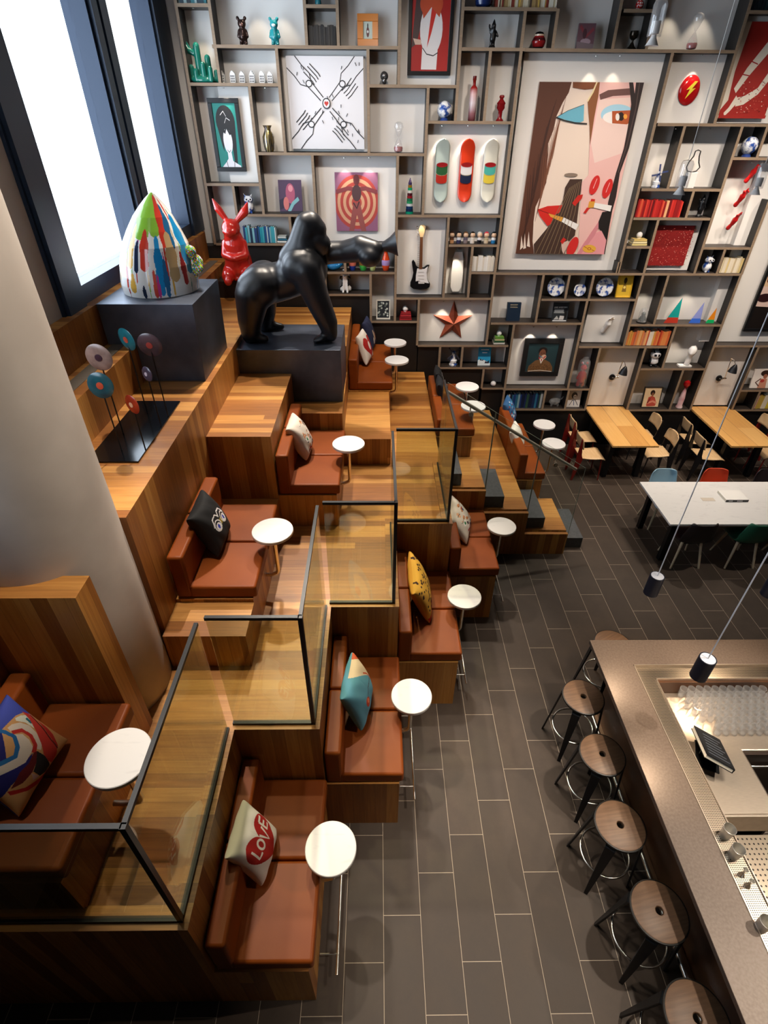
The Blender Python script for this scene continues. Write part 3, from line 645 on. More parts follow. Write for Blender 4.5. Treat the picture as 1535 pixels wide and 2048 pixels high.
pillow((1031, 924), (1024, 884), .82, 'white and grey patterned cushion on the booth on the stone floor', [(c_, ell(rs.uniform(.05, .95), rs.uniform(.05, .7), .05, .04, 7)) for c_ in ['b8b4ac', '7a8aa0', 'c8a888', 'f4f0ea', '8a8078']*5], 'e2ded6', h=.42, lean=26, w=.42, T=.085, off=.10, yw=-14)
pillow((886, 814), (884, 792), 1.53, 'dark blue cushion on the booth behind the stair glass', [('28347a', [(0, 0), (1, 0), (1, .5), (0, .3)])], '0e1018', h=.33, lean=16, w=.4, off=.0)
pillow((882, 790), (880, 772), 1.53, 'black cushion with white marks on the booth behind the stair glass', [('d8d8dc', stroke([(.3, .7), (.45, .8), (.6, .72)], .03)), ('d8d8dc', stroke([(.3, .5), (.5, .6)], .03))], '0c0d10', h=.33, lean=16, w=.4)
# ================================================================== bar
BX, BY, CT = 2.018, 3.361, 1.10
t = thing('bar_counter', 'bronze topped bar counter with a perforated drip rail around a steel worktop', 'bar', (BX, BY, 0))
def L_(x0, x1, y0, y1): return x0-BX, x1-BX, y0-BY, y1-BY
B().prism([(0, 0), (0, -4.6), (.312, -4.6), (.312, -.288), (5., -.288), (5., 0)], CT-.045, CT).build('counter_top', COUNTER, t, .003)
B().prism([(.312, -.288), (.312, -4.6), (.468, -4.6), (.468, -.418), (5., -.418), (5., -.288)], CT-.055, CT-.03).build('drip_rail', PERF, t)
b = B().box(.306, .314, -4.6, -.29, CT-.05, CT+.006).box(.306, 5., -.296, -.288, CT-.05, CT+.006).box(.464, .47, -4.6, -.418, CT-.06, CT-.018).box(.464, 5, -.424, -.416, CT-.06, CT-.018)
b.build('rail_edge', STEEL_W, t)
b = B().box(.25, .29, -4.6, -.08, .0, CT-.045).box(.25, 5., -.12, -.08, 0, CT-.045)
b.build('front_panel', BARWOOD, t)
B().box(.462, .482, -4.6, -.43, .55, CT-.055).box(.462, 5., -.44, -.42, .55, CT-.055).build('inner_panel', BARWOOD, t)
b = B()
b.prism([(.482, -.44), (.482, -1.50), (1.0, -1.50), (1.0, -1.0), (5., -1.0), (5., -.44)], .86, .90)
b.build('worktop', STEEL_W, t, .012)
B().box(.482, 1.0, -1.52, -1.50, .66, .90).build('worktop_apron', STEEL_W, t, .004)
B().box(.482, 1.3, -4.6, -1.53, .60, .62).build('lower_shelf', PERF2, t)
B().box(1.0, 5., -1.02, -1.0, .1, .87).box(1.0, 1.02, -1.5, -1.02, .1, .87).build('drawer_front', mat('2a1c14', .4), t)
B().cyl((1.05, -1.05, .74), (3., -1.05, .74), .012).build('drawer_pull', CHROME, t, smooth=True)
B().cyl((.165, -4.6, .2), (.165, -.18, .2), .019, n=14).build('foot_rail', CHROME, t, smooth=True)
B().box(.20, .252, -4.6, -.12, .10, .13).build('plinth_strip', mat('b09070', .4, .3), t)
b = B()
for y in (-4.2, -3.3, -2.4, -1.5, -.5): b.tube([(.165, y, .2), (.165, y, .2), (.25, y, .2)], .009)
b.build('rail_bracket', CHROME, t, smooth=True)
# glasses
def glass_mesh(r0, r1, h):
    return B().lathe([(1e-4, .004), (r0*.9, .004), (r0, .0), (r0, .004), (r1, h), (r1-.003, h), (r0-.003, .012), (1e-4, .012)], 18)
p0 = None
cnt = 0; gl = []
for i in range(7):
    for j in range(11):
        x = 2.735+.071*j+(.035 if i % 2 else 0)+.028*i*.0; y = 2.885-.062*i
        if i >= 4 and j < 1+(i-4)*.5: continue
        uv = (Vector((x, y, .95))-CAM)
        u = 767.5+FPX*uv.dot(RT)/uv.dot(FW)
        if u > 1560: continue
        if p0 is None:
            p0 = glass_mesh(.026, .033, .105).build('drinking_glass', GLASS_W, smooth=True, loc=(x, y, .901))
            q = p0
        else:
            q = p0.copy(); COL.objects.link(q); q.location = (x, y, .901)
        tag(q, 'clear drinking glass on the steel worktop, %s row from the back, %s from the left' % (ORD(i+1), ORD(sum(1 for g_ in gl if g_ == i)+1)), 'glass', 'clear glasses grouped on the steel worktop'); gl.append(i)
        cnt += 1
# menu book on a small stand
p = at(1424, 1496, Z=1.03)
t = thing('menu_book', 'thick black menu book with white page edges leaning over the drip rail', 'book', (p.x, p.y, .90), math.radians(-24))
Mx = Matrix.Translation((0, 0, .125)) @ Matrix.Scale(1.22, 4) @ Matrix.Rotation(math.radians(18), 4, 'Y') @ Matrix.Rotation(math.radians(-22), 4, 'X')
B().box(-.095, .095, -.15, .15, .012, .016).box(-.095, .095, -.15, .15, -.016, -.012).box(.091, .095, -.15, .15, -.012, .012).xf(Mx).build('cover', mat('0d0e12', .18), t)
B().box(-.091, .09, -.146, .146, -.0118, .0118).xf(Mx).build('pages', PAGES, t)
b = B()
for k in range(7): b.box(-.07+.004*k, .075-.012*(k % 3), -.11+.034*k, -.104+.034*k, .016, .0166)
b.xf(Mx).build('cover_print', mat('5a6270', .3), t)
B().box(-.085, .085, -.12, .12, .0, .008).box(-.06, .06, -.01, .01, .008, .085).build('stand', BLACKM, t)
# bar tools on the drip rail
DZ = CT-.03
for (u, v), lb in (((1447, 1672), 'steel mixing tumbler on the drip rail, farther of two'), ((1464, 1712), 'steel mixing tumbler on the drip rail, nearer of two'), ((1518, 1856), 'large steel shaker on the drip rail nearest the camera')):
    p = at(u, v, Z=DZ)
    tag(B().lathe([(1e-4, .003), (.030, 0), (.032, .004), (.041, .115), (.039, .116), (.029, .008), (1e-4, .008)], 26).build('mixing_tumbler', mat('e2ded6', .3, .7), smooth=True, loc=(p.x, p.y, DZ)), lb, 'tumbler', 'steel tumblers on the drip rail')
for (u, v), lb in (((1481, 1750), 'small steel jigger on the drip rail, farther of two'), ((1493, 1772), 'small steel jigger on the drip rail, nearer of two')):
    p = at(u, v, Z=DZ)
    tag(B().lathe([(.02, 0), (.018, .002), (.006, .045), (.0055, .05), (.008, .056), (.016, .085), (.0145, .085), (.004, .055)], 20).build('jigger', CHROME, smooth=True, loc=(p.x, p.y, DZ)), lb, 'jigger', 'steel jiggers on the drip rail')
# ================================================================== bar stools
SEATW = noisy('stool_oak', '5e4532', '745740', 5., .5, 0, .05, 5., .3, .7, (1, 14, 1))
def stool(x, y, rz, label):
    t = thing('bar_stool', label, 'stool', (x, y, 0), rz, 'bar stools along the counter')
    B().lathe([(.026, .728), (.026, .752), (.03, .756), (.176, .756), (.182, .752), (.18, .728), (.026, .728)], 48, cap=False).build('seat', SEATW, t, smooth=True)
    B().lathe([(.178, .722), (.19, .728), (.191, .75), (.183, .753), (.178, .722)], 48, cap=False).build('seat_rim', mat('16130f', .45), t, smooth=True)
    for k in range(4):
        a = PI/4+k*PI/2
        b = B()
        prof = []
        for s_, (r, z) in enumerate(((.10, .725), (.172, .70), (.185, .69), (.255, .0))):
            wd = (.075, .08, .075, .03)[s_]
            for q in (-1, 1):
                for d_ in (-.008, .008): prof.append((r+d_, q*wd/2, z))
        fs = []
        for s_ in range(3):
            o = s_*4
            for i0, i1 in ((0, 1), (1, 3), (3, 2), (2, 0)): fs.append((o+i0, o+i1, o+4+i1, o+4+i0))
        fs += [(0, 2, 3, 1), (12, 13, 15, 14)]
        b.add(prof, fs).xf(Matrix.Rotation(a, 4, 'Z')).build('leg', BLACKM, t, .003)
    B().tube([(.19*math.cos(2*PI*i/40), .19*math.sin(2*PI*i/40), .27) for i in range(40)], .0095, 10, closed=True).build('foot_ring', CHROME, t, smooth=True)
    return t
for (x, y, rz), l in zip(((1.918, .762, .15), (1.919, 1.304, .2), (1.853, 1.856, .12), (1.908, 2.423, .25), (1.92, 2.985, .2)), ('nearest the camera', 'second from the camera', 'third from the camera', 'fourth from the camera', 'fifth from the camera by the counter corner')):
    stool(x, y, rz, 'oak topped bar stool at the counter, '+l)
stool(2.42, 3.60, .5, 'black bar stool tucked behind the corner of the counter')
# ================================================================== pendants over the bar
def pendant(u, v, label):
    p = at(u, v, Z=1.95)
    t = thing('pendant_lamp', label, 'lamp', (p.x, p.y, 1.85), 0, 'black cylinder pendant lamps over the bar')
    B().lathe([(.050, 0), (.058, 0), (.058, .20), (.054, .203), (.050, .2), (.050, 0)], 30, cap=False).build('lamp_shade', mat('1b2130', .45, .3), t, smooth=True)
    B().lathe([(1e-4, .2), (.052, .2), (.052, .196), (1e-4, .196)], 30).build('top_cap', mat('cfd0d6', .4), t, smooth=True)
    B().lathe([(1e-4, .02), (.048, .02), (.048, .024), (1e-4, .024)], 24).build('bulb', mat('ffd9a8', .5, 0, None, None, 6), t)
    B().cyl((0, 0, .2), (0, 0, ZC-1.85), .0042, n=8).build('cable', mat('d8d8dc', .6), t, smooth=True)
    l = bpy.data.lights.new('pendant_light', 'SPOT'); l.energy = 30; l.spot_size = 1.75; l.spot_blend = .5; l.shadow_soft_size = .03; l.color = (1, .76, .52)
    lo = bpy.data.objects.new('pendant_light', l); COL.objects.link(lo); lo.location = (p.x, p.y, 1.845)
pendant(1307, 1169, 'black cylinder pendant lamp over the far corner of the bar')
pendant(1405, 1335, 'black cylinder pendant lamp nearest the camera over the bar glasses')
pendant(1544, 1172, 'black cylinder pendant lamp cut by the right picture edge')
for x, y in ((2.25, 1.5), (2.25, .6)):
    pass
# glass pendants hanging before the bookcase
def glass_pendant(u, v, h_px, label, y=6.2):
    p = at(u, v, Y=y); h = (at(u, v-h_px, Y=y)-p).z
    t = thing('glass_pendant', label, 'lamp', p, 0, 'clear glass pendant lamps hanging before the bookcase')
    B().lathe([(.09*h/.45, .0), (.082*h/.45, 0.01*h), (.03*h/.45, .22*h), (.03*h/.45, .25*h)], 26, cap=False).build('lamp_shade', mat('e8e4e0', .4), t, smooth=True)
    B().lathe([(1e-4, .25*h), (.055*h/.45, .27*h), (.055*h/.45, .55*h), (1e-4, .56*h)], 22).build('bulb_holder', mat('dcd8d4', .35), t, smooth=True)
    B().lathe([(.085*h/.45, .20*h), (.09*h/.45, .22*h), (.09*h/.45, .9*h), (.07*h/.45, 1.*h), (.012, 1.02*h)], 26, cap=False).build('glass_jar', GLASS_W, t, smooth=True)
    B().tube([(0, 0, h*1.02), (0, 0, 2.5), (0, 0, ZC-p.z)], .0035, 6).build('cable', mat('d8d4d0', .5), t, smooth=True)
    return t
glass_pendant(1302, 92, 92, 'clear glass pendant lamp hanging highest, in front of the red hourglass shelf')
glass_pendant(1357, 389, 68, 'clear glass pendant lamp hanging over the red books')
glass_pendant(1508, 389, 62, 'clear glass pendant lamp hanging beside the red hands at the right')
# ================================================================== tables and chairs
def oak_table(x0, x1, y0, y1, label):
    t = thing('dining_table', label, 'table', (x0, y0, 0), 0, 'oak tables against the bookcase')
    W, L = x1-x0, y1-y0
    B().box(0, W, 0, L, .715, .75).build('table_top', OAK, t, .004)
    for y in (.22, L-.35):
        B().prism([(.08, .715), (.16, .715), (.12+.02, 0), (.06, 0)], y, y+.09, 'y').build('leg', BLACKM, t)
        B().prism([(W-.16, .715), (W-.08, .715), (W-.06, 0), (W-.14, 0)], y, y+.09, 'y').build('leg', BLACKM, t)
        B().box(.1, W-.1, y+.01, y+.08, .66, .714).build('cross_bar', BLACKM, t)
oak_table(3.885, 4.655, 7.725, 9.235, 'oak dining table against the bookcase, left of two')
oak_table(5.86, 6.65, 7.725, 9.235, 'oak dining table against the bookcase, right of two')
CHW = noisy('chair_oak', 'c9a578', 'd8b88c', 6., .45, 0, 0, 4., .3, .7, (1, 8, 1))
def std_chair(x, y, rz, col, label):
    t = thing('dining_chair', label, 'chair', (x, y, 0), rz, 'oak and steel chairs at the oak tables')
    m = mat(col, .4, .1)
    b = B(); n = 12; vs = []
    for j in range(n+1):
        s_ = j/n; yy = -.21+.42*s_; zz = .455-.02*math.sin(PI*s_)+(-.03*(1-s_*5)**2 if s_ < .2 else 0)
        for i in range(9):
            xx = (i/8-.5)*(.41-.05*s_); vs.append((xx, yy, zz))
    b.add(vs, [(j*9+i, j*9+i+1, (j+1)*9+i+1, (j+1)*9+i) for j in range(n) for i in range(8)])
    o = b.build('seat', CHW, t, smooth=True); md = o.modifiers.new('s', 'SOLIDIFY'); md.thickness = .014
    b = B(); vs = []
    for j in range(9):
        s_ = j/8
        for i in range(13):
            q = i/12*2-1; wd = .195*(1-.25*max(0, s_-.6)**2*6)
            vs.append((q*wd, .225+.035*s_-.03*q*q, .62+.20*s_-(.03*q**4 if j == 8 else 0)))
    b.add(vs, [(j*13+i, j*13+i+1, (j+1)*13+i+1, (j+1)*13+i) for j in range(8) for i in range(12)])
    o = b.build('backrest', CHW, t, smooth=True); md = o.modifiers.new('s', 'SOLIDIFY'); md.thickness = .012
    for sx in (-1, 1):
        B().prism([(.245, .80), (.262, .80), (.28, .44), (.262+.03, 0), (.262, 0), (.17, .42), (.20, .5)], sx*.172-.013, sx*.172+.013, 'x').build('rear_leg', m, t, .004)
        B().cyl((sx*.165, -.16, .44), (sx*.175, -.185, 0), .013, .010, 10).build('front_leg', m, t, smooth=True)
    B().box(-.16, .16, .19, .215, .40, .43).build('cross_bar', m, t); B().box(-.165, .165, -.17, -.15, .41, .43).build('cross_bar', m, t)
    return t
RC, KC = '7a1712', '131216'
for x, y, rz, c_, l in ((3.72, 8.63, PI/2, RC, 'red legged oak chair on the left of the left oak table, nearer the wall'), (3.66, 8.02, PI/2, RC, 'red legged oak chair on the left of the left oak table, nearer the room'), (4.80, 8.72, -PI/2, KC, 'black legged oak chair on the right of the left oak table, nearer the wall'), (4.82, 8.10, -PI/2, KC, 'black legged oak chair on the right of the left oak table, nearer the room'),
    (5.74, 8.55, PI/2, KC, 'black legged oak chair on the left of the right oak table, nearer the wall'), (5.70, 8.0, PI/2, KC, 'black legged oak chair on the left of the right oak table, nearer the room'), (6.80, 8.68, -PI/2, RC, 'red legged oak chair on the right of the right oak table, nearer the wall'), (6.82, 8.06, -PI/2, RC, 'red legged oak chair on the right of the right oak table, nearer the room')):
    std_chair(x, y, rz, c_, l)
t = thing('dining_table', 'large white marble table on black legs', 'table', (3.90, 5.61, 0))
B().box(0, 2.4, 0, 1.035, .72, .75).build('table_top', MARBLE, t, .003)
for x in (.12, 2.2):
    for y in (.12, .86): B().box(x, x+.07, y, y+.07, 0, .72).build('leg', BLACKM, t)
B().box(.1, 2.3, .1, .94, .66, .72).build('apron', BLACKM, t)
CHL = mat('d9c4a4', .5)
def shell_chair(x, y, rz, col, label):
    t = thing('shell_chair', label, 'chair', (x, y, 0), rz, 'moulded shell chairs at the white table')
    pr = [(-.225, .425), (-.2, .443), (-.1, .44), (.02, .425), (.12, .425), (.19, .455), (.225, .53), (.245, .63), (.262, .73), (.27, .80), (.268, .815)]
    vs = []; n = 14
    for k, (y_, z_) in enumerate(pr):
        f = k/(len(pr)-1); wd = .225 if f < .5 else .225-.05*(f-.5)*2
        if k >= len(pr)-2: wd *= .88 if k == len(pr)-1 else .96
        if k == 0: wd *= .9
        for i in range(n+1):
            q = i/n*2-1; e = q*q*q*q
            vs.append((q*wd, y_-(.06*e if f > .55 else 0)*1., z_+(.055*e if .1 < f < .62 else 0)))
    b = B().add(vs, [(k*(n+1)+i, k*(n+1)+i+1, (k+1)*(n+1)+i+1, (k+1)*(n+1)+i) for k in range(len(pr)-1) for i in range(n)])
    o = b.build('shell', mat(col, .45), t, smooth=True, sub=1); md = o.modifiers.new('s', 'SOLIDIFY'); md.thickness = .011
    for sx in (-1, 1):
        for sy in (-1, 1): B().cyl((sx*.13, sy*.12+.0, .42), (sx*.2, sy*.2, 0), .02, .013, 12).build('leg', CHL, t, smooth=True)
    B().box(-.14, .14, -.13, .13, .395, .415).build('under_frame', BLACKM, t)
    return t
for x, y, rz, c_, l in ((4.36, 6.64, 0, '9cc0d4', 'light blue shell chair behind the white table'), (5.15, 6.65, 0, 'd2492a', 'orange red shell chair behind the white table'), (5.95, 6.63, 0, '2b2326', 'dark brown shell chair behind the white table at the right picture edge'), (4.32, 5.76, PI, '20181a', 'dark brown shell chair in front of the white table'), (5.09, 5.76, PI, '1d5c42', 'dark green shell chair in front of the white table'), (5.86, 5.76, PI, '262626', 'charcoal shell chair in front of the white table at the right picture edge')):
    shell_chair(x, y, rz, c_, l)
p = at(1470, 1000, Z=.75)
t = thing('book', 'white book with a black spine lying on the white marble table', 'book', (p.x, p.y+.06, .75))
B().box(-.17, .15, -.11, .13, 0, .004).box(-.17, .15, -.11, .13, .034, .038).build('cover', WHITE_GL, t)
B().box(-.167, .147, -.104, .127, .004, .034).build('pages', PAGES, t)
B().box(-.17, .15, -.113, -.1101, 0, .038).build('spine', mat('17181c', .4), t)
bb = B()
for x in (-.13, -.11, -.09, -.01, .01, .03, .05): bb.box(x, x+.013, -.1138, -.1131, .012, .026)
bb.build('spine_lettering', WHITE_GL, t)
p = at(1415, 999, Z=.75)
tag(B().box(-.09, .09, -.04, .04, 0, .003).build('card', mat('cbbfb0', .7), loc=(p.x, p.y, .7505)), 'small beige card lying flat on the white marble table', 'card')
# ================================================================== bookcase
YS, YD, YP = 9.08, 9.36, 9.25
HB = [(351, 416, 10), (424, 799, 94), (608, 674, 12.5), (377, 558, 169), (736, 912, 172.5), (514, 851, 308.5), (927, 1113, 18), (923, 1050, 98.5), (1050, 1470, 101.5), (854, 1024, 245),
 (1247, 1307, 21.6), (1495, 1700, 25), (1314, 1700, 250.5), (1463, 1700, 318), (1282, 1440, 380), (1266, 1420, 438), (1252, 1302, 495), (1402, 1500, 497), (991, 1482, 548.5), (795, 1002, 432.5),
 (897, 996, 491.5), (942, 990, 546), (640, 790, 546), (741, 836, 644), (789, 983, 597.5), (835, 1016, 692), (981, 1162, 647.5), (879, 1012, 736.5), (963, 1006, 777.5), (1082, 1271, 600), (1157, 1334, 694.5), (1260, 1441, 651),
 (1280, 1408, 738.7), (1428, 1700, 693), (1005, 1177, 779), (1003, 1170, 819.7), (1254, 1379, 821), (1479, 1700, 782), (1466, 1700, 821), (410, 517.6, 369.4), (474, 632, 431), (432, 632, 489), (630, 792, 489), (648, 741, 590)]
VB = [(348, 0, 431.6, 489), (415, 0, 442, 169), (608.5, 0, 612.7, 93), (673.6, 0, 676, 93), (800, 0, 796, 172), (553, 95, 569, 306), (735.5, 95, 737, 308), (498, 170, 527, 430), (925, 0, 911, 245), (1049, 19, 1043, 99), (1115, 17, 1105, 99),
 (980, 99, 968, 245), (1042.7, 100, 1001, 436), (1001, 436, 973, 692), (855, 173, 846, 432), (1244, 0, 1223, 101), (1313, 0, 1292, 101), (1502, 0, 1472, 103), (1470, 103, 1429, 250), (1343, 103, 1237, 548), (1368, 251, 1336, 378),
 (1484, 251, 1388, 549), (1532, 251, 1516, 317), (1386.6, 382, 1371, 437), (1315.7, 439, 1247, 694), (1540, 400, 1481, 549), (1448.8, 498, 1433.5, 549), (796.5, 309, 788, 644), (897, 434, 886, 597), (945, 492, 935, 598), (689.5, 500, 689.5, 545), (648, 490, 650, 590),
 (741, 548, 741, 644), (836, 599, 835, 691), (1025, 649, 1005, 820), (879, 692, 878, 735), (923.6, 693, 922.4, 736), (966.6, 738, 962.7, 777), (1089, 548, 1068.6, 647), (1138, 550, 1130, 600), (1186.6, 550, 1177, 600), (1239, 524, 1231.6, 548), (1175, 600, 1134, 779),
 (1336.5, 551, 1306.5, 650), (1482, 549, 1379, 820), (1349.6, 652, 1325, 738), (1289.6, 695, 1254, 820), (1199.7, 695, 1169.8, 819.7), (1089, 780, 1085.5, 819.7), (1136, 780, 1130, 819.7), (1366, 740, 1338, 820), (1514, 694, 1466, 820), (1520, 783, 1503, 820), (464.4, 370, 474, 431), (580, 432, 581.7, 489), (627, 309, 632, 489)]
bk = thing('bookcase', 'wall to wall open bookcase of uneven compartments with oak front edges', 'bookcase', (0, YS, 0))
SHELF = []
xr_ = at(431, 480, Y=YS).x
for u0, u1, v in HB:
    a, b_ = at(u0, v, Y=YS), at(u1, v, Y=YS); z = (a.z+b_.z)/2; x0, x1 = a.x, min(b_.x, 7.9)
    B().box(x0, x1, .004, YD-YS-.002, z-.017, z+.017).box(x0, x1, 0, .004, z-.017, z+.017, 1).build('shelf', [SIDE, EDGE], bk)
    SHELF.append((x0, x1, z+.017))
for u0, v0, u1, v1 in VB:
    a, b_ = at(u0, v0, Y=YS), at(u1, v1, Y=YS); x = (a.x+b_.x)/2; zt_ = 6.7 if v0 == 0 else a.z
    B().box(x-.019, x+.019, .005, YD-YS-.002, b_.z, zt_).box(x-.019, x+.019, .001, .005, b_.z, zt_, 1).build('divider', [DARKB, EDGE], bk)
# lining panels behind the pictures
for u0, u1, v0, v1 in ((448, 506, 172, 367), (561, 736, 98, 304), (632, 794, 312, 486), (800, 918, 0, 170), (851, 1010, 248, 430), (1022, 1290, 104, 545), (794, 892, 435, 594), (836, 977, 600, 689), (1018, 1145, 650, 776), (1185, 1272, 697, 818), (1396, 1332+158, 697, 818), (1318, 1450, 106, 247), (1170, 1250, 602, 691), (1298, 1388, 441, 545), (1452, 1700, 28, 247), (1460, 1700, 322, 690)):
    vm = (v0+v1)/2; a = at(u0, vm, Y=YP); b_ = at(u1, vm, Y=YP)
    zt_ = 6.7 if v0 == 0 else at((u0+u1)/2, v0, Y=YS).z; zb_ = at((u0+u1)/2, v1, Y=YS).z
    B().box(a.x, b_.x, YP-YS, YD-YS-.003, zb_, zt_).build('back_panel', WHITE, bk)
def snap(x, z, tol=.16):
    c = [s for s in SHELF if s[0]-.05 <= x <= s[1]+.05 and abs(s[2]-z) < tol]
    return min(c, key=lambda s: abs(s[2]-z))[2] if c else z
def put(u, v, Y=9.2):
    p = at(u, v, Y=Y); return p.x, snap(p.x, p.z)
def hm(u, v, h, Y=9.2): return (at(u, v-h, Y=Y)-at(u, v, Y=Y)).z
def wm(u, v, w, Y=9.2): return (at(u+w, v, Y=Y)-at(u, v, Y=Y)).x
ON = 'on the bookcase'
# ------------------------------------------------------------------ pictures
def clip(poly):
    for ax, val, sg in ((0, 0, 1), (0, 1, -1), (1, 0, 1), (1, 1, -1)):
        out = []
        for i in range(len(poly)):
            a, b_ = poly[i-1], poly[i]; ia, ib = (a[ax]-val)*sg >= 0, (b_[ax]-val)*sg >= 0
            if ia != ib:
                t_ = (val-a[ax])/(b_[ax]-a[ax]); out.append((a[0]+t_*(b_[0]-a[0]), a[1]+t_*(b_[1]-a[1])))
            if ib: out.append(b_)
        poly = out
        if not poly: return []
    return poly
def canvas(parent, x0, x1, z0, z1, y, bg, layers, name='canvas', rough=.55, thick=.02):
    cols = list(dict.fromkeys([bg]+[l[0] for l in layers])); b = B(); b.box(x0, x1, y, y+thick, z0, z1, 0)
    for k, (c_, poly) in enumerate(layers):
        p = clip(poly)
        if len(p) < 3: continue
        yy = y-.0003*(k+1)
        b.add([(x0+px*(x1-x0), yy, z0+pz*(z1-z0)) for px, pz in p], [tuple(range(len(p)))], cols.index(c_))
    return b.build(name, [mat(c_, rough) for c_ in cols], parent)
def picture(ul, ur, vt, vb, label, bg, layers, frame=None, fw=.04, y=9.205, cat='picture', name='framed_picture', lean=0, rough=.5, base=None, cname='canvas', thick=.02):
    vm = (vt+vb)/2; a, b_ = at(ul, vm, Y=y), at(ur, vm, Y=y); um = (ul+ur)/2
    zt_, zb_ = at(um, vt, Y=y).z, at(um, vb, Y=y).z
    if base is not None:
        s = snap(b_.x/2+a.x/2, zb_); zt_ += s-zb_; zb_ = s
    w, h = b_.x-a.x, zt_-zb_
    t = thing(name, label, cat, (a.x, y, zb_))
    if lean: t.rotation_euler = (-math.radians(lean), 0, 0)
    if frame:
        m = mat(frame, .35) if isinstance(frame, str) else frame
        B().box(0, w, -.012, .03, 0, fw).box(0, w, -.012, .03, h-fw, h).box(0, fw, -.012, .03, fw, h-fw).box(w-fw, w, -.012, .03, fw, h-fw).build('frame', m, t, .004)
        canvas(t, fw, w-fw, fw, h-fw, 0, bg, layers, cname, rough, thick)
    else: canvas(t, 0, w, 0, h, 0, bg, layers, cname, rough, thick)
    return t
K = '121214'
picture(424, 484, 196, 343, 'black framed teal picture of a faceless dark haired woman', '148078', [('101012', ell(.5, .72, .42, .25)), ('101012', [(.08, .72), (.92, .72), (.82, .05), (.7, .0), (.66, .5), (.34, .5), (.28, .25), (.22, .35)]), ('e4e2e8', ell(.5, .42, .2, .2)), ('e4e2e8', [(.42, .3), (.58, .3), (.62, .1), (.95, .02), (.95, 0), (.1, 0), (.3, .08), (.42, .14)]), ('101012', stroke([(.42, .28), (.5, .24), (.58, .28)], .012)), ('101012', stroke([(.3, .6), (.42, .56), (.5, .64), (.62, .54), (.7, .56)], .06)), ('cfcfd4', stroke([(.3, .82), (.45, .88), (.55, .8)], .012)), ('cfcfd4', stroke([(.45, .7), (.55, .78), (.7, .74)], .012)), ('101012', stroke([(.32, .1), (.36, 0)], .02)), ('101012', stroke([(.68, .1), (.66, 0)], .02))], K, .055)
def squig(seed):
    r_ = random.Random(seed); L = []
    for cx_, cy_, ang in ((.5, .5, .78), (.5, .5, 2.36), (.5, .5, 3.93), (.5, .5, 5.5)):
        for s_ in (-1, 1):
            L.append(('26262a', stroke([(cx_+math.cos(ang)*d+s_*math.sin(ang)*w, cy_+math.sin(ang)*d-s_*math.cos(ang)*w) for d, w in ((.08, .025), (.2, .03), (.3, .035), (.38, .085), (.5, .075), (.66, .085))], .011)))
        for k in range(4):
            o = .03+.028*k
            for sg in (1,):
                bx, by = cx_+math.cos(ang)*.30+math.sin(ang)*o*1.4, cy_+math.sin(ang)*.30-math.cos(ang)*o*1.4
                L.append(('26262a', stroke([(bx+math.cos(ang)*.14, by+math.sin(ang)*.14), (bx+.01, by), (bx-math.cos(ang)*.05, by-math.sin(ang)*.05)], .011)))
        L.append(('26262a', ell(cx_+math.cos(ang)*.31, cy_+math.sin(ang)*.31, .045, .04, 16))); L.append(('e2e1e4', ell(cx_+math.cos(ang)*.31, cy_+math.sin(ang)*.31, .032, .028, 16)))
    for k in range(46):
        x, y = r_.uniform(.05, .95), r_.uniform(.05, .95)
        if abs(x-y) < .16 or abs(x+y-1) < .16: L.append(('3a3a3e', stroke([(x, y), (x+r_.uniform(-.02, .02), y+.035)], .009)))
    L += [('26262a', ell(.5, .51, .055, .06, 18)), ('e2e1e4', ell(.5, .51, .043, .048, 18)), ('c43a34', ell(.487, .515, .015, .018, 12)), ('c43a34', ell(.513, .515, .015, .018, 12)), ('c43a34', [(.473, .51), (.527, .51), (.5, .478)])]
    return L
picture(578, 727, 112, 298, 'white canvas of black outlined hands reaching to a small red heart', 'e2e1e4', squig(2), y=9.20, thick=.04)
ringl = []
for i, r_ in enumerate((.62, .54, .46, .38, .30, .22, .14)): ringl.append((('a8423c', 'c89a7a')[i % 2], ell(.5, .5, r_*.85, r_*.75, 40)))
picture(671, 755, 345, 462, 'red picture of a figure over a circular target pattern', '8a5a78', ringl+[('8a4a48', [(.3, 0), (.42, .5), (.58, .5), (.72, 0), (.6, 0), (.5, .3), (.42, 0)]), ('7a3a40', stroke([(.02, .68), (.3, .74), (.5, .72), (.72, .74), (.98, .68)], .07)), ('4a3438', ell(.5, .66, .11, .14)), ('6a3438', ell(.5, .88, .07, .09)), ('3a2a30', stroke([(.42, .5), (.5, .4), (.56, .52)], .03))], y=9.21)
picture(816, 905, -30, 151, 'black framed red picture of a pale faceless head with orange hair', 'a81c16', [('4a3634', [(0, .3), (.1, .9), (.3, 1), (.25, .6), (.14, .35)]), ('c24a26', ell(.5, .84, .3, .16)), ('e4dedb', ell(.52, .53, .30, .33)), ('e4dedb', [(.28, .02), (.7, .02), (.72, .4), (.3, .4)]), ('d8b8a4', [(.04, .42), (.26, .40), (.26, .34), (.1, .34)]), ('c8281c', [(.52, .84), (.68, .84), (.52, .48), (.42, .30)]), ('1a1416', stroke([(.3, .3), (.42, .22), (.6, .2), (.72, .24)], .014)), ('c24a26', [(.25, .8), (.3, .66), (.5, .8), (.72, .68), (.78, .8), (.6, .96), (.35, .95)])], K, .045)
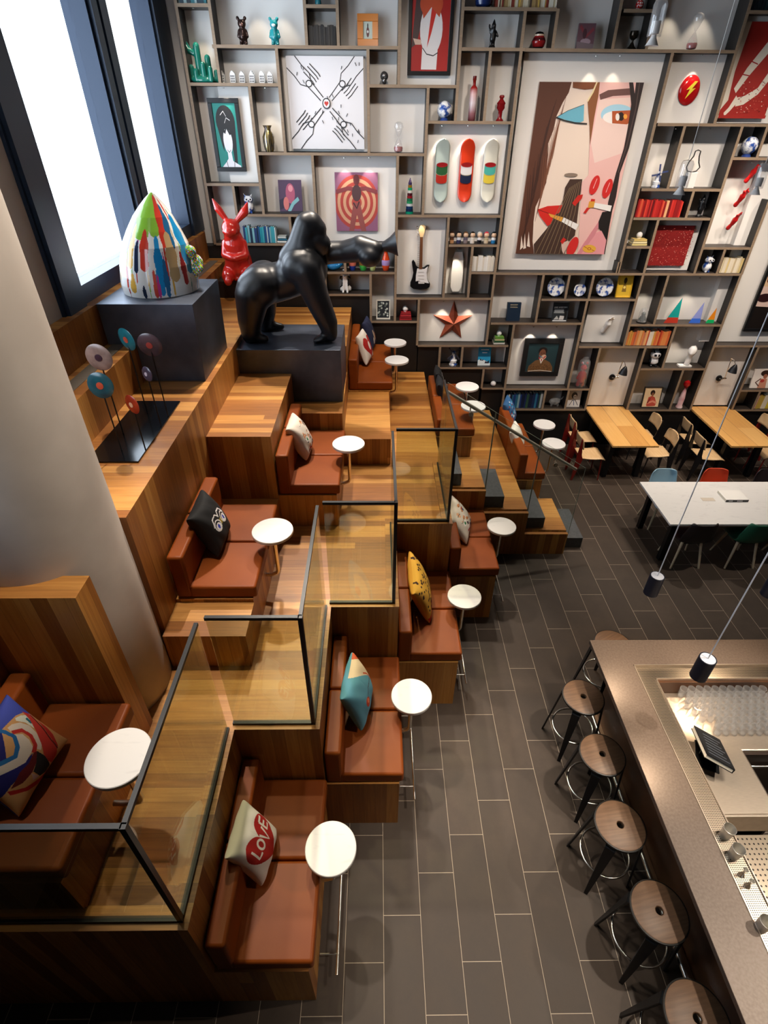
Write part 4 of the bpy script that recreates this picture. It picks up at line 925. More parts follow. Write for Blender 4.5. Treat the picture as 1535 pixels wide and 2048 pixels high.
# the large collage painting (outline points read off the photo, then laid on the canvas plane)
FY = 9.185
def wp(a, b_): return at(1000+.19544*a, 150+.19544*b_, Y=FY)
cor = [wp(405, 68), wp(1470, 78), wp(1060, 1835), wp(155, 1825)]
fx0, fx1 = (cor[0].x+cor[3].x)/2, (cor[1].x+cor[2].x)/2; fz1, fz0 = (cor[0].z+cor[1].z)/2, (cor[2].z+cor[3].z)/2
def q_(pts): return [((wp(a, b_).x-fx0)/(fx1-fx0), (wp(a, b_).z-fz0)/(fz1-fz0)) for a, b_ in pts]
def e_q(cx_, cy_, rx, ry, a=0): return q_(ell(cx_, cy_, rx, ry, 28, a))
LF = [('5b3525', q_([(380, 40), (740, 40), (700, 180), (640, 280), (575, 420), (545, 560), (490, 700), (480, 900), (470, 1100), (420, 1220), (360, 1350), (340, 1500), (330, 1700), (345, 1860), (100, 1860), (180, 1450), (250, 900), (330, 480)])),
 ('eedccb', q_([(215, 1640), (200, 1790), (232, 1760)])), ('eedccb', q_([(250, 1620), (232, 1780), (262, 1770)])), ('eedccb', q_([(290, 1600), (270, 1750), (302, 1760)])),
 ('7a4526', q_([(740, 40), (990, 40), (950, 140), (860, 150), (740, 130)])), ('efbfb6', q_([(1020, 40), (1500, 40), (1100, 1860), (790, 1860), (830, 1100), (900, 1020), (910, 700), (930, 500), (1000, 200)])),
 ('f2d4c8', q_([(1010, 250), (1330, 230), (1300, 560), (1240, 800), (960, 900), (925, 700)])), ('8a5530', q_([(985, 40), (1020, 40), (1000, 220), (960, 430), (915, 720), (910, 520), (890, 270), (940, 190)])), ('f0dda8', q_([(985, 60), (995, 70), (950, 180), (895, 275), (885, 265), (940, 170)])),
 ('6db4c8', q_([(570, 430), (700, 360), (855, 300), (850, 470), (800, 490), (700, 470)])), ('2a2624', q_(stroke([(570, 435), (650, 465), (760, 490), (885, 500)], 16))), ('2a2624', q_(stroke([(575, 430), (690, 365), (855, 302)], 5))),
 ('6e4a44', q_([(1010, 200), (1100, 155), (1330, 135), (1330, 205), (1150, 215), (1020, 255)])), ('a8d4e6', e_q(1200, 410, 175, 110)), ('f2d4c8', e_q(1200, 450, 160, 75)), ('f6efe8', e_q(1195, 435, 150, 68)),
 ('b4562a', q_([(1140, 370), (1340, 360), (1335, 480), (1290, 505), (1140, 495)])), ('2a1a14', e_q(1232, 425, 30, 45)), ('f4ece4', e_q(1195, 430, 20, 38)), ('f0a840', e_q(1275, 425, 20, 25)),
 ('2e2220', q_([(1310, 40), (1500, 40), (1430, 300), (1330, 700), (1220, 1000), (1180, 1250), (1110, 1500), (1060, 1860), (1030, 1860), (1100, 1300), (1180, 1000), (1260, 750), (1300, 540), (1335, 300)])), ('efbfb6', q_([(1352, 50), (1388, 50), (1370, 190)])), ('5a4844', q_(stroke([(1420, 80), (1380, 350), (1290, 720), (1200, 1000)], 8))),
 ('8a7868', e_q(720, 1022, 68, 20)), ('453026', q_([(710, 1065), (835, 1065), (780, 1500), (760, 1640), (700, 1700), (640, 1860), (345, 1860), (340, 1730), (480, 1560), (560, 1440), (630, 1330), (660, 1150)])),
 ('d2281e', q_([(380, 1375), (480, 1340), (630, 1330), (610, 1400), (540, 1440), (520, 1520), (480, 1545), (400, 1440)])), ('7a1410', q_(stroke([(380, 1375), (520, 1425)], 7))),
 ('e0a03c', q_([(490, 1415), (640, 1455), (620, 1500), (510, 1450)])), ('f4f0ea', q_([(645, 1455), (800, 1530), (770, 1585), (625, 1500)])),
 ('1c1614', q_([(1040, 1400), (1140, 1390), (1110, 1550), (1060, 1860), (1030, 1860), (1070, 1670), (1000, 1560), (1000, 1500)])), ('e89ca0', q_([(960, 1620), (1030, 1590), (1080, 1690), (1050, 1860), (760, 1860), (860, 1700)])), ('d88a90', q_([(1000, 1500), (930, 1600), (780, 1830), (760, 1860), (800, 1860), (960, 1640), (1000, 1560)])),
 ('d42a26', e_q(960, 1125, 44, 104, .35)), ('d42a26', e_q(1092, 1160, 44, 104, .35)), ('d42a26', e_q(735, 1755, 46, 108, .42)), ('f4c8c0', q_(stroke([(945, 1160), (985, 1060)], 5))), ('f4c8c0', q_(stroke([(1075, 1200), (1115, 1100)], 5))), ('c8281e', q_([(790, 1230), (840, 1220), (830, 1260), (760, 1340), (730, 1310)])),
 ('e0a03c', q_([(905, 1290), (965, 1290), (955, 1355), (890, 1360)])), ('c8281e', q_([(925, 1265), (965, 1270), (960, 1292), (918, 1292)])), ('c8281e', q_([(880, 1355), (912, 1358), (870, 1415), (845, 1410)])), ('f4f0ea', q_([(960, 1305), (1135, 1335), (1120, 1395), (950, 1355)])),
 ('e8b040', e_q(905, 1775, 68, 40)), ('a83a1c', e_q(905, 1775, 20, 14)), ('e8b040', e_q(905, 1775, 13, 9)), ('a83a1c', q_(stroke([(850, 1750), (880, 1768)], 5))), ('a83a1c', q_(stroke([(930, 1785), (960, 1800)], 5))), ('d8b8a8', q_([(620, 1720), (690, 1690), (700, 1720), (640, 1830), (625, 1790)])), ('c8281e', q_([(610, 1700), (640, 1660), (670, 1680), (630, 1730)]))]
rf = random.Random(4)
for k in range(9):
    x = 520-22*k; LF.insert(1, ('7a4c36', q_(stroke([(x+150-6*k, 230+75*k), (x+70, 540+85*k), (x+10, 860+80*k)], [3, 9, 3]))))
for k in range(13):
    x = 420-20*k*.9+rf.uniform(-10, 10); LF.insert(1, ('3f2319', q_(stroke([(x+160-6*k, 250+70*k), (x+60, 560+85*k), (x-10, 900+75*k)], [4, 14, 3]))))
for k in range(7): LF.insert(-20, ('8a7458', q_(stroke([(815-18*k, 1080+12*k), (760-40*k, 1400+18*k), (640-48*k, 1840)], 5))))
t = thing('painting', 'very large collage painting of two close up faces with cigarettes', 'painting', (fx0, FY, fz0))
canvas(t, 0, fx1-fx0, 0, fz1-fz0, 0, 'ecd8c6', LF, thick=.05)
rr_ = random.Random(8)
sp = [(rr_.choice(['8a1c1a', 'c44a40', '6a1014', 'd88a80']), ell(rr_.random(), rr_.random()**1.3, .012, .009, 6)) for i in range(300)]
picture(1303, 1378, 451, 531, 'square picture of dense red mottled dots', '8e1f1e', sp, y=9.215)
picture(1462, 1560, 43, 237, 'red and cream abstract poster of long pale streaks', 'ece4d4', [('a8241c', [(.12, 1), (1, 1), (1, .03), (.0, .03), (.0, .08), (.12, .2), (.08, .5)]), ('ece4d4', stroke([(.95, .95), (.6, .75), (.35, .5), (.2, .3)], [.12, .14, .12, .08])), ('ece4d4', stroke([(1, .6), (.8, .45), (.68, .3), (.45, .2), (.3, .18)], [.1, .1, .08, .1, .1])), ('a8241c', stroke([(.3, .62), (.5, .58)], .012)), ('a8241c', stroke([(.2, .48), (.4, .46)], .012)), ('ece4d4', stroke([(.3, .22), (.2, .1), (.12, .04)], [.1, .06, .05]))]+[(rr_.choice(['7a1612', 'c45a4a', 'e8c8b8']), ell(rr_.uniform(.3, 1), rr_.uniform(.05, .4), .012, .006, 6)) for i in range(90)]+[('a8241c', [(.0, .0), (1, .0), (1, .035), (0, .035)])], y=9.215)
picture(1515, 1680, 505, 663, 'black framed photograph of a red flower beside a set table', 'd8b890', [('120a08', [(0, 0), (1, 0), (1, .28), (0, .32)]), ('dcc0b4', [(0, .32), (1, .27), (1, .5), (0, .6)]), ('a81c24', ell(.2, .78, .2, .16, 20, .5)), ('d8401e', ell(.32, .88, .12, .1)), ('5a0c14', ell(.18, .68, .16, .07)), ('1a4a44', ell(.5, .66, .2, .05)), ('1c0a08', ell(.55, .5, .16, .16)), ('a85a28', stroke([(.25, .42), (.45, .38), (.8, .38)], .04)), ('c87828', ell(.3, .46, .08, .05)), ('2a0c10', ell(.08, .44, .1, .06))], K, .05, y=9.2)
picture(1044, 1122, 677, 752, 'black framed portrait of a man in a brown patterned jacket', '173238', [('6a4a2c', [(.08, 0), (.1, .2), (.3, .4), (.45, .44), (.6, .44), (.8, .34), (.92, .16), (.94, 0)]), ('120c0c', ell(.5, .74, .15, .13)), ('6a4230', ell(.5, .60, .115, .2)), ('4a2a1e', ell(.46, .66, .03, .02)), ('4a2a1e', ell(.55, .66, .03, .02)), ('c8a890', ell(.55, .52, .1, .08, 20, .5)), ('a83038', stroke([(.4, .5), (.5, .4), (.62, .56)], .04)), ('e4dcd0', stroke([(.45, .46), (.5, .3), (.55, .46)], .04)), ('4a6a8a', stroke([(.4, .58), (.52, .5)], .03))]+[(rr_.choice(['8a6438', '4a3018']), ell(rr_.uniform(.15, .85), rr_.uniform(.02, .28), .02, .012, 6)) for i in range(60)]+[('d8ccbc', stroke([(.1, .03), (.5, .06), (.9, .02)], .02))], K, .085)
# ------------------------------------------------------------------ books
def book(w, h, d, c_, x, y, z, label, group, rz=0, flat=False, pages=PAGES):
    b = B()
    if flat: b.box(0, w, 0, .004, 0, h).box(0, w, 0, d, 0, .003).box(0, w, 0, d, h-.003, h).box(.003, w-.004, .004, d-.004, .003, h-.003, 1)
    else: b.box(0, w, 0, .004, 0, h).box(0, .002, .004, d, 0, h).box(w-.002, w, .004, d, 0, h).box(.002, w-.002, .004, d-.004, .003, h-.005, 1)
    o = b.build('book', [mat(c_, .5), pages], loc=(x, y, z), rot=(0, 0, rz)); return tag(o, label, 'book', group)
def row(u0, u1, v, hp, n, cols, label, group, seed=1, d=.15, y=9.12, var=.14, top=None):
    r_ = random.Random(seed); x0, z = put(u0, v, y); x1 = at(u1, v, Y=y).x; h = hm((u0+u1)/2, v, hp, y)
    ws = [r_.uniform(.6, 1.5) for i in range(n)]; k = (x1-x0)/sum(ws); x = x0
    for i in range(n):
        w = ws[i]*k
        book(max(.004, w-.0015), h*(1-r_.uniform(0, var)), d*r_.uniform(.85, 1), r_.choice(cols) if not isinstance(cols[0], list) else cols[0][i % len(cols[0])], x, y+r_.uniform(0, .012), z, label % ORD(i+1), group)
        x += w
row(615, 672, 91, 44, 13, ['141416', '1e1c1c', '26221e', '0e0e10', '2e2a26'], 'black book, %s from the left in the black row on the upper shelf', 'black books on the upper shelf', 2)
row(354, 413, 7, 40, 9, ['1a5a66', '123a4a', '2a7a84', 'a8c4c4', '0e2a38'], 'book, %s from the left in the teal row above the cactus', 'teal books at the top left', 3)
row(990, 1112, 14, 46, 36, ['d8cbb0', 'c8b48a', 'e4dcc8', 'a88a5a', '8a3a2c', 'ddb85a', 'b8a888', '4a3a30'], 'thin magazine, %s from the left in the long top row', 'magazines on the top shelf', 4, var=.06)
row(489, 553, 485, 34, 17, ['1c4a7a', '2a7a94', '0e2a44', '7ab0b8', 'd0d8d8', '1a8a9a', '223a6a', '3a9aa8', 'b8c8c4'], 'book, %s from the left in the blue row behind the red rabbit', 'blue books behind the rabbit', 5)
row(942, 989, 543, 31, 13, ['ece8e0', 'dcd4c8', 'f2efe8', 'c8bca8', 'e4dccc'], 'white book, %s from the left in the white row beside the guitar', 'white books beside the guitar', 6)
row(1268, 1358, 435, 36, 25, ['a81c1c', 'c8302a', '8a1416', 'd8583a', 'c83a4a', '6a1014', 'e0a878', 'b8241e', 'd84030'], 'book, %s from the left in the red row under the windmill', 'red books under the windmill', 7)
row(1437, 1484, 547, 32, 10, ['e8dcc4', 'd8c8a4', 'f0e8d8', 'e0c88a', 'ccb894'], 'cream book, %s from the left in the row beside the owl', 'cream books beside the owl', 8)
row(1249, 1333, 692, 30, 21, ['d86a3a', 'e08a4a', 'c84a2a', 'e8b070', 'e8dcc8', 'b83a24', 'd8a04a', 'c87a5a', '8a3a5a'], 'book, %s from the left in the orange row by the lamp', 'orange books by the lamp', 9)
row(1009, 1084, 817, 30, 20, ['14284e', '1e3a78', '0e1c38', '2a6a8a', '8ab0b8', '3a6ab0', '1a2a5a', 'c8d0d0', '2a4a3a'], 'book, %s from the left in the lowest dark blue row', 'dark blue books on the lowest shelf', 10)
row(1504, 1545, 818, 30, 9, ['e08a3a', 'e0c83a', 'e8b0a0', 'd86a3a', 'ece0c8', 'c8a84a'], 'book, %s from the left in the yellow row at the right edge', 'yellow books at the right edge', 11)
row(1498, 1545, 22, 40, 8, ['16343a', '0e1c22', '2a4a50', '22282c'], 'dark book, %s from the left in the top right corner', 'dark books at the top right', 12)
def stack(u, v, w_px, cols, label, group, ball=None, y=9.12, hb=.03, d=.17):
    x, z = put(u, v, y); w = wm(u, v, w_px, y); r_ = random.Random(len(label))
    for i, c_ in enumerate(cols):
        dx = r_.uniform(0, .01)
        book(w*(1-.07*i), hb, d*(1-.06*i), c_, x-w/2+dx+w*.035*i, y, z+hb*i+.0005*i, label+', %s' % ('lowest' if i == 0 else 'topmost' if i == len(cols)-1 else ['second', 'third', 'fourth'][i-1]+' from bottom'), group, flat=True)
    if ball:
        zz = z+hb*len(cols)+.002
        tag(B().sph((0, 0, .045), .045).lathe([(.028, 0), (.024, .008), (.015, .01)], 20).build('globe', WHITE_GL, smooth=True, loc=(x, y+.08, zz)), ball, 'ornament')
stack(810, 638, 24, ['a8242a', '8a1a20', 'b83038', '9a2026'], 'red book lying flat beside the star', 'flat red books', 'small white globe on the pile of red books')
stack(997, 688, 22, ['e8e4d8', '2a5a34', 'c8c890', '6aa040'], 'green or cream book lying flat beside the portrait', 'flat green books', 'small white globe on the pile of green books')
stack(1277, 492, 30, ['e0cc88', 'ecdca8', 'd8bc70'], 'cream book lying flat beside the large painting', 'flat cream books', 'small white globe on the pile of cream books')
stack(564, 486, 19, ['dcdcd4', '2a6a84', 'c8d0cc'], 'pale or blue book lying flat at the end of the blue row', 'flat books behind the gorilla')
# single books and small pictures standing on shelves
def standing(ul, ur, vt, vb, label, bg, layers, name='book', cat='book', frame=None, fw=.015, lean=9, thick=.022):
    return picture(ul, ur, vt, vb, label, bg, layers, frame, fw, 9.17, cat, name, lean, .45, True, 'cover' if cat == 'book' else 'canvas', thick)
standing(714, 756, 22, 90, 'orange framed picture of a bottle on the upper shelf', 'b8c4b8', [('5a2a2a', ell(.5, .4, .16, .3)), ('2a2a2a', ell(.5, .75, .07, .15)), ('d8d8d0', ell(.5, .42, .1, .08))], 'small_picture', 'picture', 'c8741c', .075)
standing(1156, 1190, 42, 96, 'purple and grey picture standing left of the hourglass shelves', '6a4a54', [('8a3a44', stroke([(.1, .9), (.5, .5), (.9, .8)], .15)), ('a8909a', ell(.5, .3, .3, .12)), ('4a2a34', ell(.4, .6, .12, .2)), ('7a6a70', [(0, 0), (1, 0), (1, .2), (0, .3)])], 'small_picture', 'picture')
standing(557, 603, 361, 428, 'purple and pink poster picture standing beside the owl', '4a3450', [('a8506a', ell(.5, .6, .2, .3)), ('d88a94', ell(.52, .75, .1, .1)), ('2a2238', [(0, .4), (.3, .5), (.3, .2), (0, .1)]), ('7ab0b4', stroke([(.4, .05), (.6, .3), (.85, .45)], .12)), ('c8706a', ell(.3, .3, .12, .2)), ('1c1a28', [(.0, 0), (1, 0), (1, .08), (0, .06)])], 'small_picture', 'picture')
standing(752, 780, 602, 640, 'black and white photo book with a cream border', 'e0dcd0', [('20242a', [(.08, .08), (.92, .08), (.92, .94), (.08, .94)])]+[(rr_.choice(['a8b0a8', '5a625e', 'd8dcd4']), ell(rr_.uniform(.15, .85), rr_.uniform(.15, .85), .07, .05, 7)) for i in range(26)])
standing(1014, 1041, 606, 642, 'thick navy book with gold lettering near the black framed portrait', '12263a', [('b8a888', stroke([(.2, .88), (.75, .88)], .03)), ('b8a888', stroke([(.2, .74), (.75, .74)], .025)), ('8a805f', stroke([(.2, .81), (.7, .81)], .02))], thick=.06)
t = standing(1106, 1137, 604, 640, 'black and white book titled LIKE A CITY on the middle shelf', '2a2e32', [('c8ccc8', stroke([(.08, .46), (.75, .46)], .03)), ('d8d8d8', [(.05, 0), (.95, 0), (.95, .06), (.05, .06)]), ('b8b8b4', [(.1, .08), (.3, .3), (.45, .1)]), ('d0ccc8', [(.45, .08), (.5, .3), (.78, .28), (.75, .08)]), ('8a8e90', [(.1, .5), (.7, .5), (.7, .66), (.1, .66)]), ('101214', ell(.84, .4, .08, .25)), ('c8ccc8', stroke([(.1, .76), (.3, .76)], .035)), ('c8ccc8', stroke([(.36, .76), (.62, .76)], .035)), ('c8ccc8', stroke([(.7, .76), (.9, .76)], .035))])
def text(s_, size, parent, loc, m, ext=.0006):
    cu = bpy.data.curves.new('lettering', 'FONT'); cu.body = s_; cu.size = size; cu.align_x = 'CENTER'; cu.extrude = ext
    o = bpy.data.objects.new('lettering', cu)
    dg = bpy.context.evaluated_depsgraph_get(); COL.objects.link(o); dg.update()
    me = bpy.data.meshes.new_from_object(o.evaluated_get(dg)); bpy.data.objects.remove(o)
    me.materials.clear(); me.materials.append(m)
    o = bpy.data.objects.new('lettering', me); COL.objects.link(o); o.parent = parent; o.location = loc; o.rotation_euler = (PI/2, 0, 0); return o
text('LIKE A CITY', .036, t, (.108, -.007, .205), mat('e4e4e0', .5))
t = standing(956, 981, 698, 733, 'bright blue book with white lettering on the low shelf', '2a9ac8', [('e8f0f0', [(.0, .0), (1, 0), (1, .12), (.5, .3), (.2, .34), (.0, .3)]), ('2a2a3a', [(.15, .28), (.2, .4), (.3, .3), (.45, .34), (.42, .26)]), ('2a2a3a', [(.55, .12), (.6, .24), (.75, .2), (.92, .3), (.9, .12)]), ('d8ecf4', stroke([(.18, .86), (.82, .86)], .05)), ('d8ecf4', stroke([(.3, .70), (.7, .70)], .05))])
standing(1235, 1265, 548, 597, 'gold framed yellow picture with a small dark figure', 'e0b838', [('3a2a1c', ell(.5, .7, .13, .14)), ('8a6a2c', [(.4, .56), (.6, .56), (.68, .2), (.32, .2)]), ('f0d878', ell(.5, .4, .1, .06))], 'small_picture', 'picture', 'd8a82c', .02)
standing(1135, 1161, 783, 815, 'white drawing of a dark haired person on the lowest shelf', 'ece8e4', [('2a2a34', ell(.5, .68, .22, .2)), ('ece8e4', ell(.55, .6, .13, .13)), ('2a2a34', stroke([(.2, .1), (.4, .4), (.6, .42), (.85, .1)], .04)), ('5a6a8a', stroke([(.5, .4), (.55, .1)], .05)), ('2a2a34', stroke([(.48, .62), (.62, .62)], .03))], 'small_picture', 'picture')
standing(1286, 1322, 777, 816, 'framed record cover of a seated person in a red jacket', 'e0c49a', [('2a1a14', ell(.5, .74, .14, .14)), ('8a5a3c', ell(.52, .66, .08, .09)), ('b84a3a', [(.25, .1), (.3, .5), (.5, .58), (.68, .5), (.85, .2), (.8, .05), (.3, .02)]), ('d88a70', stroke([(.3, .2), (.6, .3), (.85, .2)], .1)), ('7a2a24', stroke([(.3, .2), (.42, .45)], .08))], 'small_picture', 'picture', '2a2622', .014)
standing(1504, 1546, 744, 780, 'pale picture of a standing person at the right picture edge', 'ece4dc', [('3a241c', ell(.55, .78, .22, .16)), ('a86a50', ell(.58, .62, .1, .12)), ('c88a70', [(.4, .5), (.7, .5), (.75, .0), (.35, 0)]), ('5a3a30', stroke([(.4, .5), (.2, .3), (.4, .1)], .06)), ('b03a34', ell(.5, .38, .1, .08))], 'small_picture', 'picture')
# ================================================================== ornaments
def orn(u, v, hpx, name, label, cat, group=None, Y=9.19, rz=0):
    x, z = put(u, v, Y); t = thing(name, label, cat, (x, Y, z), rz, group); return t, hm(u, v, hpx, Y)
GLZ = lambda c_, r=.15: mat(c_, r, 0, None, None, 0, 0, .3)
DELFT = noisy('delft_glaze', 'eef0f2', '2c4f9a', 14., .15, 0, 0, 5., .47, .58)
# cactus
t, h = orn(405, 166, 86, 'cactus_sculpture', 'teal glazed cactus sculpture on the upper left shelf', 'sculpture')
TEAL = GLZ('1f7a6a')
L = []
for x, y, z0, z1, r in ((-.02, .03, .02, .98, .05), (.1, .04, .0, .70, .045), (-.12, .02, .0, .46, .038), (.2, .0, 0, .34, .036), (.05, -.05, 0, .52, .042), (-.05, -.06, 0, .36, .036), (.14, -.06, 0, .42, .036)):
    L.append(('c', (x, y, h*z0+.03), (x, y, h*z1-r), r*.92, r*.85))
L += [('c', (-.03, .03, h*.68), (-.12, .03, h*.76), .032, .036), ('c', (-.12, .03, h*.76), (-.16, .03, h*.93), .036, .034), ('s', (.03, 0, .03), .13, (1.4, .8, .35))]
blob('body', L, TEAL, t, .008, 2)
def bear(u, v, hp, m, m2, label):
    t, h = orn(u, v, hp, 'bear_figure', label, 'figurine', 'glossy bear figures'); k = h
    blob('body', [('c', (-.10*k, 0, .1*k), (-.09*k, 0, .3*k), .085*k, .08*k), ('c', (.10*k, 0, .1*k), (.09*k, 0, .3*k), .085*k, .08*k), ('s', (-.1*k, -.03*k, .05*k), .09*k, (1, 1.2, .6)), ('s', (.1*k, -.03*k, .05*k), .09*k, (1, 1.2, .6)), ('c', (0, 0, .3*k), (0, 0, .52*k), .17*k, .13*k), ('c', (-.16*k, 0, .52*k), (-.21*k, -.03*k, .3*k), .05*k, .055*k), ('c', (.16*k, 0, .52*k), (.21*k, -.03*k, .3*k), .05*k, .055*k), ('s', (0, 0, .73*k), .17*k, (1.1, 1, .95)), ('s', (-.16*k, 0, .92*k), .075*k), ('s', (.16*k, 0, .92*k), .075*k)], m, t, .009, 2)
    blob('muzzle', [('s', (0, -.15*k, .69*k), .075*k, (1.3, .7, .8))], m2, t, .008, 1)
bear(488, 91, 60, mat('3a2a26', .15, .6), mat('8a6a60', .2, .5), 'dark bronze bear figure, left of two bears')
bear(551, 91, 59, GLZ('1f8a94'), GLZ('d8ecec'), 'glossy teal bear figure, right of two bears')
t, h = orn(636, 9, 34, 'figurine', 'small teal figurine at the top above the black books', 'figurine')
blob('body', [('c', (0, 0, .02), (0, 0, .1), .04, .03), ('s', (0, 0, .15), .035)], GLZ('2a8a9a'), t, .008, 1)
# canal houses
for i, (u, l) in enumerate(zip((446, 467, 485.5, 505, 525, 541), ('leftmost of six, beside the cactus', 'second from the left of six', 'third from the left of six', 'fourth from the left of six', 'fifth from the left of six', 'rightmost of six'))):
    t, h = orn(u, 166, 25, 'model_house', 'small white model canal house, '+l, 'ornament', 'white model canal houses'); w = h*.26
    gable = [[(-w, h*.72), (-w*.6, h*.72), (-w*.6, h*.86), (-w*.25, h*.86), (-w*.25, h), (w*.25, h), (w*.25, h*.86), (w*.6, h*.86), (w*.6, h*.72), (w, h*.72)], [(-w, h*.75), (-w*.35, h*.95), (0, h), (w*.35, h*.95), (w, h*.75)], [(-w, h*.7), (0, h), (w, h*.7)]][i % 3]
    B().prism([(w, 0), (-w, 0)][::-1]+gable[::-1], -.03, .03, 'y').build('wall', GLZ('f0eeea'), t)
    b = B()
    for r_ in range(3):
        for c_ in (-.55, 0, .55): b.box(c_*w-.16*w, c_*w+.16*w, -.0315, -.0301, h*(.1+.2*r_), h*(.23+.2*r_))
    b.build('window', mat('22262c', .4), t)
t, h = orn(539.5, 306, 53, 'vase', 'striped metallic vase in the narrow left compartment', 'vase')
s = NT('striped_vase'); P, N = s.geo()
wv = s.n('ShaderNodeTexNoise', Vector=s.xyz(s.M('MULTIPLY', P[0], 60.), 0., s.M('MULTIPLY', P[2], 3.)), Scale=1., Detail=1.)
s.t.links.new(s.ramp(wv.outputs[0], [(.35, '1a1a22'), (.45, 'a08a4a'), (.55, '2a3a6a'), (.62, 'c8b878')]), s.b.inputs['Base Color']); s.b.inputs['Roughness'].default_value = .15; s.b.inputs['Metallic'].default_value = .5
B().lathe([(.055*h/.34, 0), (.075*h/.34, .1*h), (.09*h/.34, .38*h), (.088*h/.34, .58*h), (.05*h/.34, .8*h), (.046*h/.34, .88*h), (.07*h/.34, h), (.062*h/.34, h), (.038*h/.34, .88*h)], 28).build('body', s.m, t, smooth=True)
t, h = orn(768, 169, 29, 'skull_ornament', 'polished grey skull ornament beside the framed red picture', 'ornament')
blob('body', [('s', (0, .02, h*.6), h*.38, (.95, 1.15, .95)), ('s', (0, -h*.22, h*.28), h*.22, (.9, .9, 1)), ('s', (0, -.02, h*.15), h*.15, (1.2, 1.2, 1))], mat('8a8684', .2, .8), t, .009, 1)
b = B()
for sx in (-1, 1): b.sph((sx*h*.15, -h*.36, h*.5), h*.1, 0, 8, (1, .5, 1))
b.build('eye_socket', mat('1c1a1a', .6), t, smooth=True)
def hourglass(u, v, hp, sand, label, frame=None, r=.3):
    t, h = orn(u, v, hp, 'hourglass', label, 'ornament'); k = h
    B().lathe([(.07*k, 0), (r*.55*k, .05*k), (r*.6*k, .16*k), (r*.35*k, .35*k), (.025*k, .5*k), (r*.35*k, .66*k), (r*.6*k, .84*k), (r*.5*k, .95*k), (.06*k, k)], 26).build('glass_body', GLASS_W, t, smooth=True)
    B().lathe([(1e-4, .012*k), (r*.5*k, .05*k), (r*.57*k, .15*k), (r*.52*k, .2*k), (1e-4, .215*k)], 24).build('sand', mat(sand, .8), t, smooth=True)
hourglass(796, 306, 62, '9a1a1e', 'clear hourglass with red sand left of the skateboards')
hourglass(1380, 100, 76, 'a01a20', 'tall clear hourglass with red sand on the bright upper shelf')
t, h = orn(1261, 98, 38, 'goblet_ornament', 'small dark metal goblet shaped ornament on the upper shelf', 'ornament')
B().lathe([(.06, 0), (.065, .04*h), (.035, .2*h), (.012, .42*h), (.014, .5*h), (.045, .62*h), (.055, .8*h), (.05, h), (.042, .98*h), (.035, .65*h)], 24).build('body', mat('3a332c', .2, .8), t, smooth=True)
t, h = orn(1276, 21, 22, 'figurine', 'small red spotted figurine at the top of the bookcase', 'figurine')
blob('body', [('s', (0, 0, .05), .05), ('s', (.0, 0, .12), .035)], [GLZ('b82420'), GLZ('ece4dc')], t, .008, 1, lambda p: int(abs(math.sin(p.x*140)*math.sin(p.z*120)*math.cos(p.y*130)) > .45))
def globe(u, v, hp, label, stand=True):
    t, h = orn(u, v, hp, 'delft_globe', label, 'ornament'); r = h*.45
    B().sph((0, 0, h-r), r, 0, 16).build('body', DELFT, t, smooth=True)
    B().lathe([(r*.6, 0), (r*.5, .02), (r*.35, .05), (r*.45, .08)], 22).build('foot', GLZ('2c4488'), t, smooth=True)
globe(887, 242, 40, 'blue and white painted globe above the skateboards')
globe(1491, 313, 41, 'blue and white painted globe near the right picture edge')
t, h = orn(942, 242, 90, 'bottle', 'tall clear bottle shading to red at its neck', 'bottle')
s = NT('red_fade_glass'); P, N = s.geo()
gz = s.n('ShaderNodeMapRange', Value=P[2]); zz = t.location.z
gz.inputs[1].default_value = zz; gz.inputs[2].default_value = zz+h
s.t.links.new(s.ramp(gz.outputs[0], [(0, '5a1a20'), (.18, '9a6a70'), (.4, 'd8c8cc'), (.6, 'd8b0b0'), (.74, '9a2420'), (1, '5a1410')]), s.b.inputs['Base Color']); s.b.inputs['Roughness'].default_value = .1
B().lathe([(.045, 0), (.05, .01), (.05, .68*h), (.046, .74*h), (.02, .8*h), (.02, .9*h), (.024, .91*h), (.024, h)], 26).build('body', s.m, t, smooth=True)
t, h = orn(998, 242, 53, 'figurine', 'dark red standing figurine beside the tall bottle', 'figurine')
B().lathe([(.05, 0), (.052, .03*h), (.03, .12*h), (.028, .2*h), (.03, .38*h), (.055, .5*h), (.05, .62*h), (.06, .68*h), (.03, .8*h), (.022, .84*h), (.036, .92*h), (.028, .98*h), (1e-4, h)], 22, sy=.7).build('body', GLZ('7a1216'), t, smooth=True)
def gnome(u, v, hp, label):
    t, h = orn(u, v, hp, 'gnome_figure', label, 'figurine', 'black gnome figures'); k = h
    m = mat('121214', .3)
    blob('body', [('s', (0, 0, .03*k), .14*k, (1.1, 1, .35)), ('c', (-.06*k, 0, .06*k), (-.05*k, 0, .3*k), .055*k, .06*k), ('c', (.06*k, 0, .06*k), (.05*k, 0, .3*k), .055*k, .06*k), ('c', (0, 0, .3*k), (0, 0, .56*k), .13*k, .11*k), ('c', (.12*k, 0, .55*k), (.2*k, -.03*k, .4*k), .045*k, .045*k), ('c', (-.12*k, 0, .52*k), (-.19*k, -.03*k, .7*k), .045*k, .04*k), ('s', (-.19*k, -.03*k, .74*k), .05*k), ('s', (0, 0, .68*k), .1*k), ('s', (0, -.07*k, .6*k), .075*k, (1, .8, 1.3)), ('c', (0, 0, .74*k), (.01*k, .02*k, .97*k), .1*k, .012*k)], m, t, .009, 1)
gnome(983, 95, 62, 'black gnome figure with a raised hand on the upper shelf')
gnome(1395, 435, 47, 'black gnome figure beside the red books')
t, h = orn(1075, 94, 36, 'nesting_doll', 'red and black banded egg shaped doll on the upper shelf', 'figurine')
